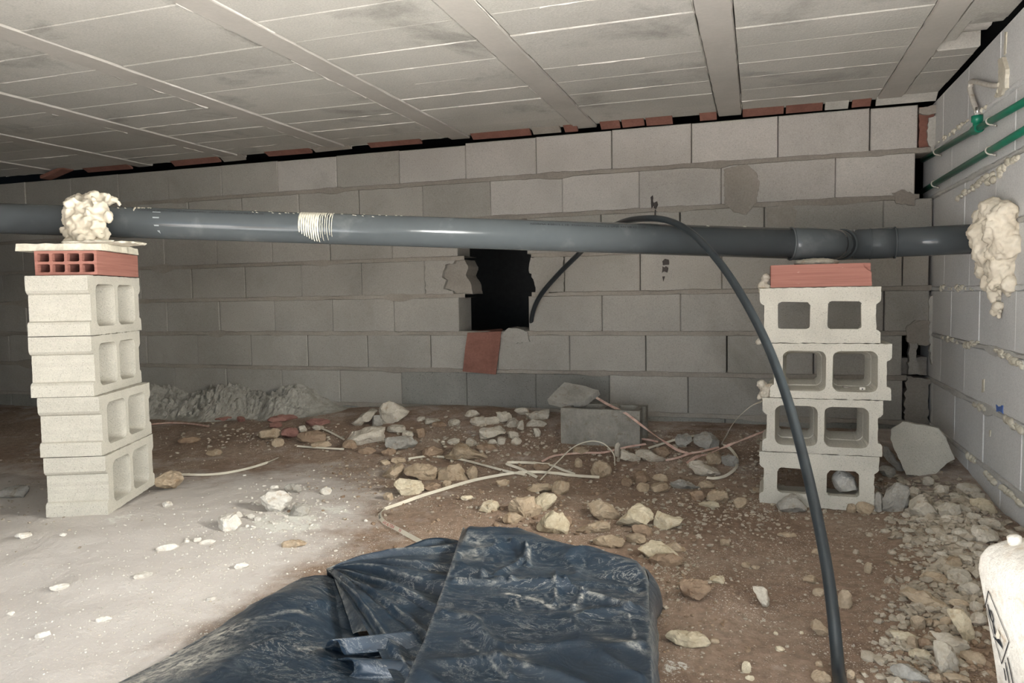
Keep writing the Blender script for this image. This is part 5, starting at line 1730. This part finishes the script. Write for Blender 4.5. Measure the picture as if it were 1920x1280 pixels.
def coons(top, bot, left, right, nu, nv, zf=None, dust=None, thick=.004, name='fold', skirts='', mat='tarp'):
    """top/bot run left to right, left/right run top to bottom"""
    V, Fc, Cc = [], [], []
    for j in range(nv + 1):
        v = j / nv
        for i in range(nu + 1):
            u = i / nu
            p = poly_at(top, u) * (1 - v) + poly_at(bot, u) * v + poly_at(left, v) * (1 - u) + poly_at(right, v) * u
            p -= top[0] * (1 - u) * (1 - v) + top[-1] * u * (1 - v) + bot[0] * (1 - u) * v + bot[-1] * u * v
            if zf: p = p + zf(u, v, p)
            V.append(p)
            Cc.append((dust(u, v, p) if dust else 0, 0, 0, 1))
    st = nu + 1
    for j in range(nv):
        for i in range(nu):
            a = j * st + i
            Fc.append((a, a + 1, a + st + 1, a + st))
    cen = sum(V, Vector()) / len(V)
    for s in skirts:
        idx = {'t': [i for i in range(st)], 'b': [nv * st + i for i in range(st)], 'l': [j * st for j in range(nv + 1)], 'r': [j * st + nu for j in range(nv + 1)]}[s]
        prev = idx
        for k in range(1, 5):
            t = k / 4
            cur = []
            for q, ii in enumerate(idx):
                p = V[ii]
                o_ = Vector((p.x - cen.x, p.y - cen.y, 0)).normalized()
                g_ = floor_h(p.x, p.y, False) - .004
                bl_ = math.sin(math.pi * t) * .014 + .006 * t
                V.append(Vector((p.x, p.y, p.z + (g_ - p.z) * t)) + o_ * bl_ * (1 + .6 * noise.noise(Vector((q * .15, t, 3)))))
                Cc.append((Cc[ii][0] * .5, 0, 0, 1))
                cur.append(len(V) - 1)
            for q in range(len(idx) - 1): Fc.append((prev[q], prev[q + 1], cur[q + 1], cur[q]))
            prev = cur
    o = fixn(mobj(name, V, Fc, mat, tp, True))
    ca_ = o.data.color_attributes.new('dust', 'FLOAT_COLOR', 'POINT')
    ca_.data.foreach_set('color', [x for c in Cc for x in c])
    return o


def segd(p, a, b):
    ab = Vector((b.x - a.x, b.y - a.y))
    ap = Vector((p.x - a.x, p.y - a.y))
    t = max(0, min(1, ap.dot(ab) / max(1e-9, ab.dot(ab))))
    return (ap - ab * t).length


hA = .125
streaks = []
for pl, r, k in (([(855, 1083), (900, 1088), (960, 1086), (1010, 1084), (1040, 1090)], .006, .55), ([(950, 1105), (985, 1113), (1010, 1120), (1035, 1133)], .008, 1.0), ([(1040, 1090), (1044, 1120), (1060, 1132)], .0045, .8), ([(1085, 1107), (1092, 1108), (1088, 1128), (1075, 1137)], .006, 1.0), ([(1090, 1108), (1150, 1128), (1180, 1138), (1208, 1137)], .006, .55),
                 ([(1170, 1085), (1190, 1095), (1205, 1108)], .012, .5), ([(1180, 1150), (1188, 1170), (1190, 1195)], .005, .8), ([(1130, 1195), (1165, 1200), (1205, 1215)], .014, .6), ([(862, 1155), (900, 1158)], .008, .5), ([(860, 1185), (900, 1215), (950, 1265)], .003, .5), ([(968, 1120), (975, 1140)], .006, .4), ([(872, 1002), (900, 1008), (890, 1035), (872, 1028)], .018, .35), ([(990, 1018), (993, 1045)], .006, .7), ([(935, 1230), (980, 1225), (990, 1245)], .012, .45)):
    P3 = [onZ(x, y, hA) for x, y in pl]
    streaks += [(a, b, r, k) for a, b in zip(P3, P3[1:])]


def dustA(u, v, p):
    m_ = 0
    for a, b, r, k in streaks: m_ = max(m_, k * math.exp(-(segd(p, a, b) / (r * (.62 if r < .016 else 1))) ** 2))
    e = max(math.exp(-(u / .012) ** 2), math.exp(-((1 - u) / .012) ** 2)) * .35
    return max(m_, e)


def ridges(sc, amp, seed):
    def f(u, v, p):
        q = Vector((p.x * sc, p.y * sc * 1.6, seed))
        r = (1 - abs(noise.noise(q)) * 2.2)
        return Vector((0, 0, amp * (r * r * r if r > 0 else 0) * .8 + amp * .7 * noise.noise(q * .6) + amp * .15 * noise.noise(q * 4)))
    return f


rA = ridges(4.5, .013, 1.7)
cre = [([(842, 1045), (905, 1072), (940, 1082)], .010), ([(850, 1083), (960, 1086), (1060, 1095), (1180, 1138)], .012), ([(1042, 1060), (1044, 1090), (1040, 1125)], .006), ([(960, 1010), (985, 1020), (990, 1045)], .012), ([(930, 1068), (975, 1040), (990, 1022)], .008), ([(880, 1150), (960, 1262)], .006), ([(1060, 1132), (1075, 1137), (1092, 1108)], .006)]
creS = []
for pl, a_ in cre:
    P3 = [onZ(x, y, hA) for x, y in pl]
    creS += [(p, q, a_) for p, q in zip(P3, P3[1:])]


def zA(u, v, p):
    dz = rA(u, v, p).z
    for a, b, k in creS: dz += k * math.exp(-(segd(p, a, b) / .009) ** 2)
    dz += .018 * math.exp(-((v - .16) / .07) ** 2) - .012 * math.exp(-((v - .30) / .08) ** 2)
    dz -= .05 * max(0, 1 - v / .06) ** 2
    return Vector((0, 0, dz * S(min(u, 1 - u) / .05)))


A_t = [W(x, y, .085) for x, y in ((868, 988), (885, 984), (930, 987), (1000, 994), (1100, 1026), (1208, 1061))]
A_b = [W(x, y, .12) for x, y in ((735, 1330), (980, 1335), (1224, 1330))]
A_l = [A_t[0]] + [W(x, y, .12) for x, y in ((851, 1040), (832, 1098), (795, 1200))] + [A_b[0]]
A_r = [A_t[-1]] + [W(x, y, .12) for x, y in ((1213, 1080), (1216, 1130), (1219, 1200))] + [A_b[-1]]
coons(A_t, A_b, A_l, A_r, 130, 110, zA, dustA, name='top_fold', skirts='ltr')

# fanned folds between the apex and the top fold
apex = W(612, 1066, .05)
edgeF = [(850, 1012, .055), (846, 1040, .075), (838, 1068, .062), (832, 1090, .085), (820, 1120, .066), (806, 1160, .082), (795, 1190, .066), (782, 1225, .08), (768, 1262, .065), (752, 1310, .075), (738, 1330, .07)]
eP = [W(*q) for q in edgeF]
eP = [p + Vector((.03, 0, 0)) for p in eP]
V, Fc, Cc = [], [], []
na, nr = 120, 60
for i in range(na + 1):
    a = i / na
    pe = poly_at(eP, a)
    for j in range(nr + 1):
        r = j / nr
        p = apex.lerp(pe, r)
        fr2 = (a * 6.3 + .3 * noise.noise(Vector((r * 2, a * 3, 0)))) % 1.0
        saw = (fr2 if fr2 < .82 else (1 - fr2) / .18 * .82) * .030 * min(1, r * 2.2) * (1 - .35 * r)
        sag = .012 * math.sin(r * 3.1)
        p = p + Vector((0, 0, saw + sag + .003 * noise.noise(p * 22) + .005 * (noise.noise(p * 9))))
        V.append(p)
        Cc.append((.55 * max(0, 1 - abs(fr2 - .8) / .06) * (noise.noise(p * 14) > -.05) + (.5 if r < .06 else 0), 0, 0, 1))
for i in range(na):
    for j in range(nr):
        q = i * (nr + 1) + j
        Fc.append((q, q + 1, q + nr + 2, q + nr + 1))
# drop the back edge to the ground
n0 = len(V)
for j in range(nr + 1):
    p = V[j]
    V.append(Vector((p.x - .004, p.y + .012, floor_h(p.x, p.y, False) - .004)))
    Cc.append((.1, 0, 0, 1))
for j in range(nr): Fc.append((j, j + 1, n0 + j + 1, n0 + j))
o = fixn(mobj('fanned_fold', V, Fc, 'tarp', tp, True))
ca_ = o.data.color_attributes.new('dust', 'FLOAT_COLOR', 'POINT')
ca_.data.foreach_set('color', [x for c in Cc for x in c])

# left sheet
rL = ridges(3.2, .010, 6.1)
L_t = [W(548, 1093, .035), W(565, 1083, .05), W(590, 1078, .05), W(612, 1078, .045), W(626, 1085, .05)]
L_b = [W(150, 1322, .02), W(300, 1350, .05), W(520, 1360, .06), W(760, 1365, .06)]
L_l = [L_t[0], W(500, 1121, .04), W(420, 1170, .04), W(300, 1240, .035), W(215, 1283, .03), L_b[0]]
L_r = [L_t[-1], W(650, 1140, .04), W(668, 1180, .04), W(700, 1240, .045), W(735, 1300, .05), L_b[-1]]
sL = []
for pl, r, k in (([(280, 1250), (330, 1215), (395, 1195), (415, 1200)], .05, 1.0), ([(230, 1290), (300, 1265), (360, 1255)], .06, 1.0), ([(330, 1200), (400, 1175)], .02, .4), ([(430, 1178), (480, 1182), (540, 1170), (590, 1168)], .006, .45), ([(560, 1240), (600, 1225)], .010, .35)):
    P3 = [onZ(x, y, .06) for x, y in pl]
    sL += [(a, b, r, k) for a, b in zip(P3, P3[1:])]


def dustL(u, v, p):
    m_ = 0
    for a, b, r, k in sL: m_ = max(m_, k * math.exp(-(segd(p, a, b) / r) ** 2))
    return m_


coons(L_t, L_b, L_l, L_r, 110, 110, lambda u, v, p: Vector((0, 0, (rL(u, v, p).z + .035 * math.sin(math.pi * min(1, u * 1.15)) * S(v * 3)) * S(min(u, 1 - u, v) / .05))), dustL, name='left_sheet', skirts='tl')
# second strip with a torn edge under the fan
N_t = [W(622, 1072, .06), W(634, 1076, .062)]
N_l = [N_t[0], W(640, 1120, .055), W(655, 1165, .05), W(662, 1188, .048)]
N_r = [N_t[-1], W(690, 1105, .075), W(722, 1140, .075), W(748, 1195, .07)]
coons(N_t, [N_l[-1], W(700, 1193, .065), N_r[-1]], N_l, N_r, 14, 40, lambda u, v, p: Vector((0, 0, .012 * math.sin(u * 3.1) + .004 * noise.noise(p * 30))), lambda u, v, p: .5 * max(math.exp(-(u / .08) ** 2), math.exp(-((1 - v) / .05) ** 2)), name='torn_strip')
# curled edges of the sheet
for k, (curve, dx) in enumerate((([(618, 1243, .030), (610, 1222, .050), (612, 1206, .085), (622, 1198, .105), (634, 1203, .10), (640, 1218, .085), (648, 1228, .075), (662, 1226, .072)], (150, -14)), ([(604, 1240, .030), (632, 1235, .060), (652, 1232, .085), (662, 1240, .085), (663, 1258, .07), (650, 1272, .055), (640, 1290, .05)], (150, 6)))):
    ca1 = spline([W(*q) for q in curve], 7)
    ca2 = spline([W(q[0] + dx[0], q[1] + dx[1] + (0 if k else -2), q[2] * .6 + .035) for q in curve], 7)
    V, Fc = [], []
    for a, b in zip(ca1, ca2):
        for j in range(9): V.append(a.lerp(b, j / 8))
    for i in range(len(ca1) - 1):
        for j in range(8): Fc.append((i * 9 + j, i * 9 + j + 1, i * 9 + j + 10, i * 9 + j + 9))
    o = fixn(mobj('curled_edge', V, Fc, 'tarp', tp, True))
    md = o.modifiers.new('thickness', 'SOLIDIFY')
    md.thickness = .003
# flap hanging at the right
V, Fc = [], []
pr_ = [[W(1208, 1064, .085), W(1216, 1080, .10), W(1218, 1120, .115), W(1219, 1165, .115)], [W(1216, 1068, .075), W(1228, 1088, .085), W(1233, 1120, .085), W(1226, 1160, .08)], [W(1219, 1074, .05), W(1236, 1098, .055), W(1241, 1128, .05), W(1236, 1155, .04)], [W(1219, 1085, .0), W(1238, 1112, .0), W(1242, 1142, .0), W(1226, 1170, .0)]]
cur = [spline(r, 6) for r in pr_]
n_ = len(cur[0])
for r in cur: V.extend(r)
for i in range(3):
    for j in range(n_ - 1): Fc.append((i * n_ + j, i * n_ + j + 1, (i + 1) * n_ + j + 1, (i + 1) * n_ + j))
o = fixn(mobj('side_flap', V, Fc, 'tarp', tp, True))
md = o.modifiers.new('smooth', 'SUBSURF')
md.levels = md.render_levels = 2
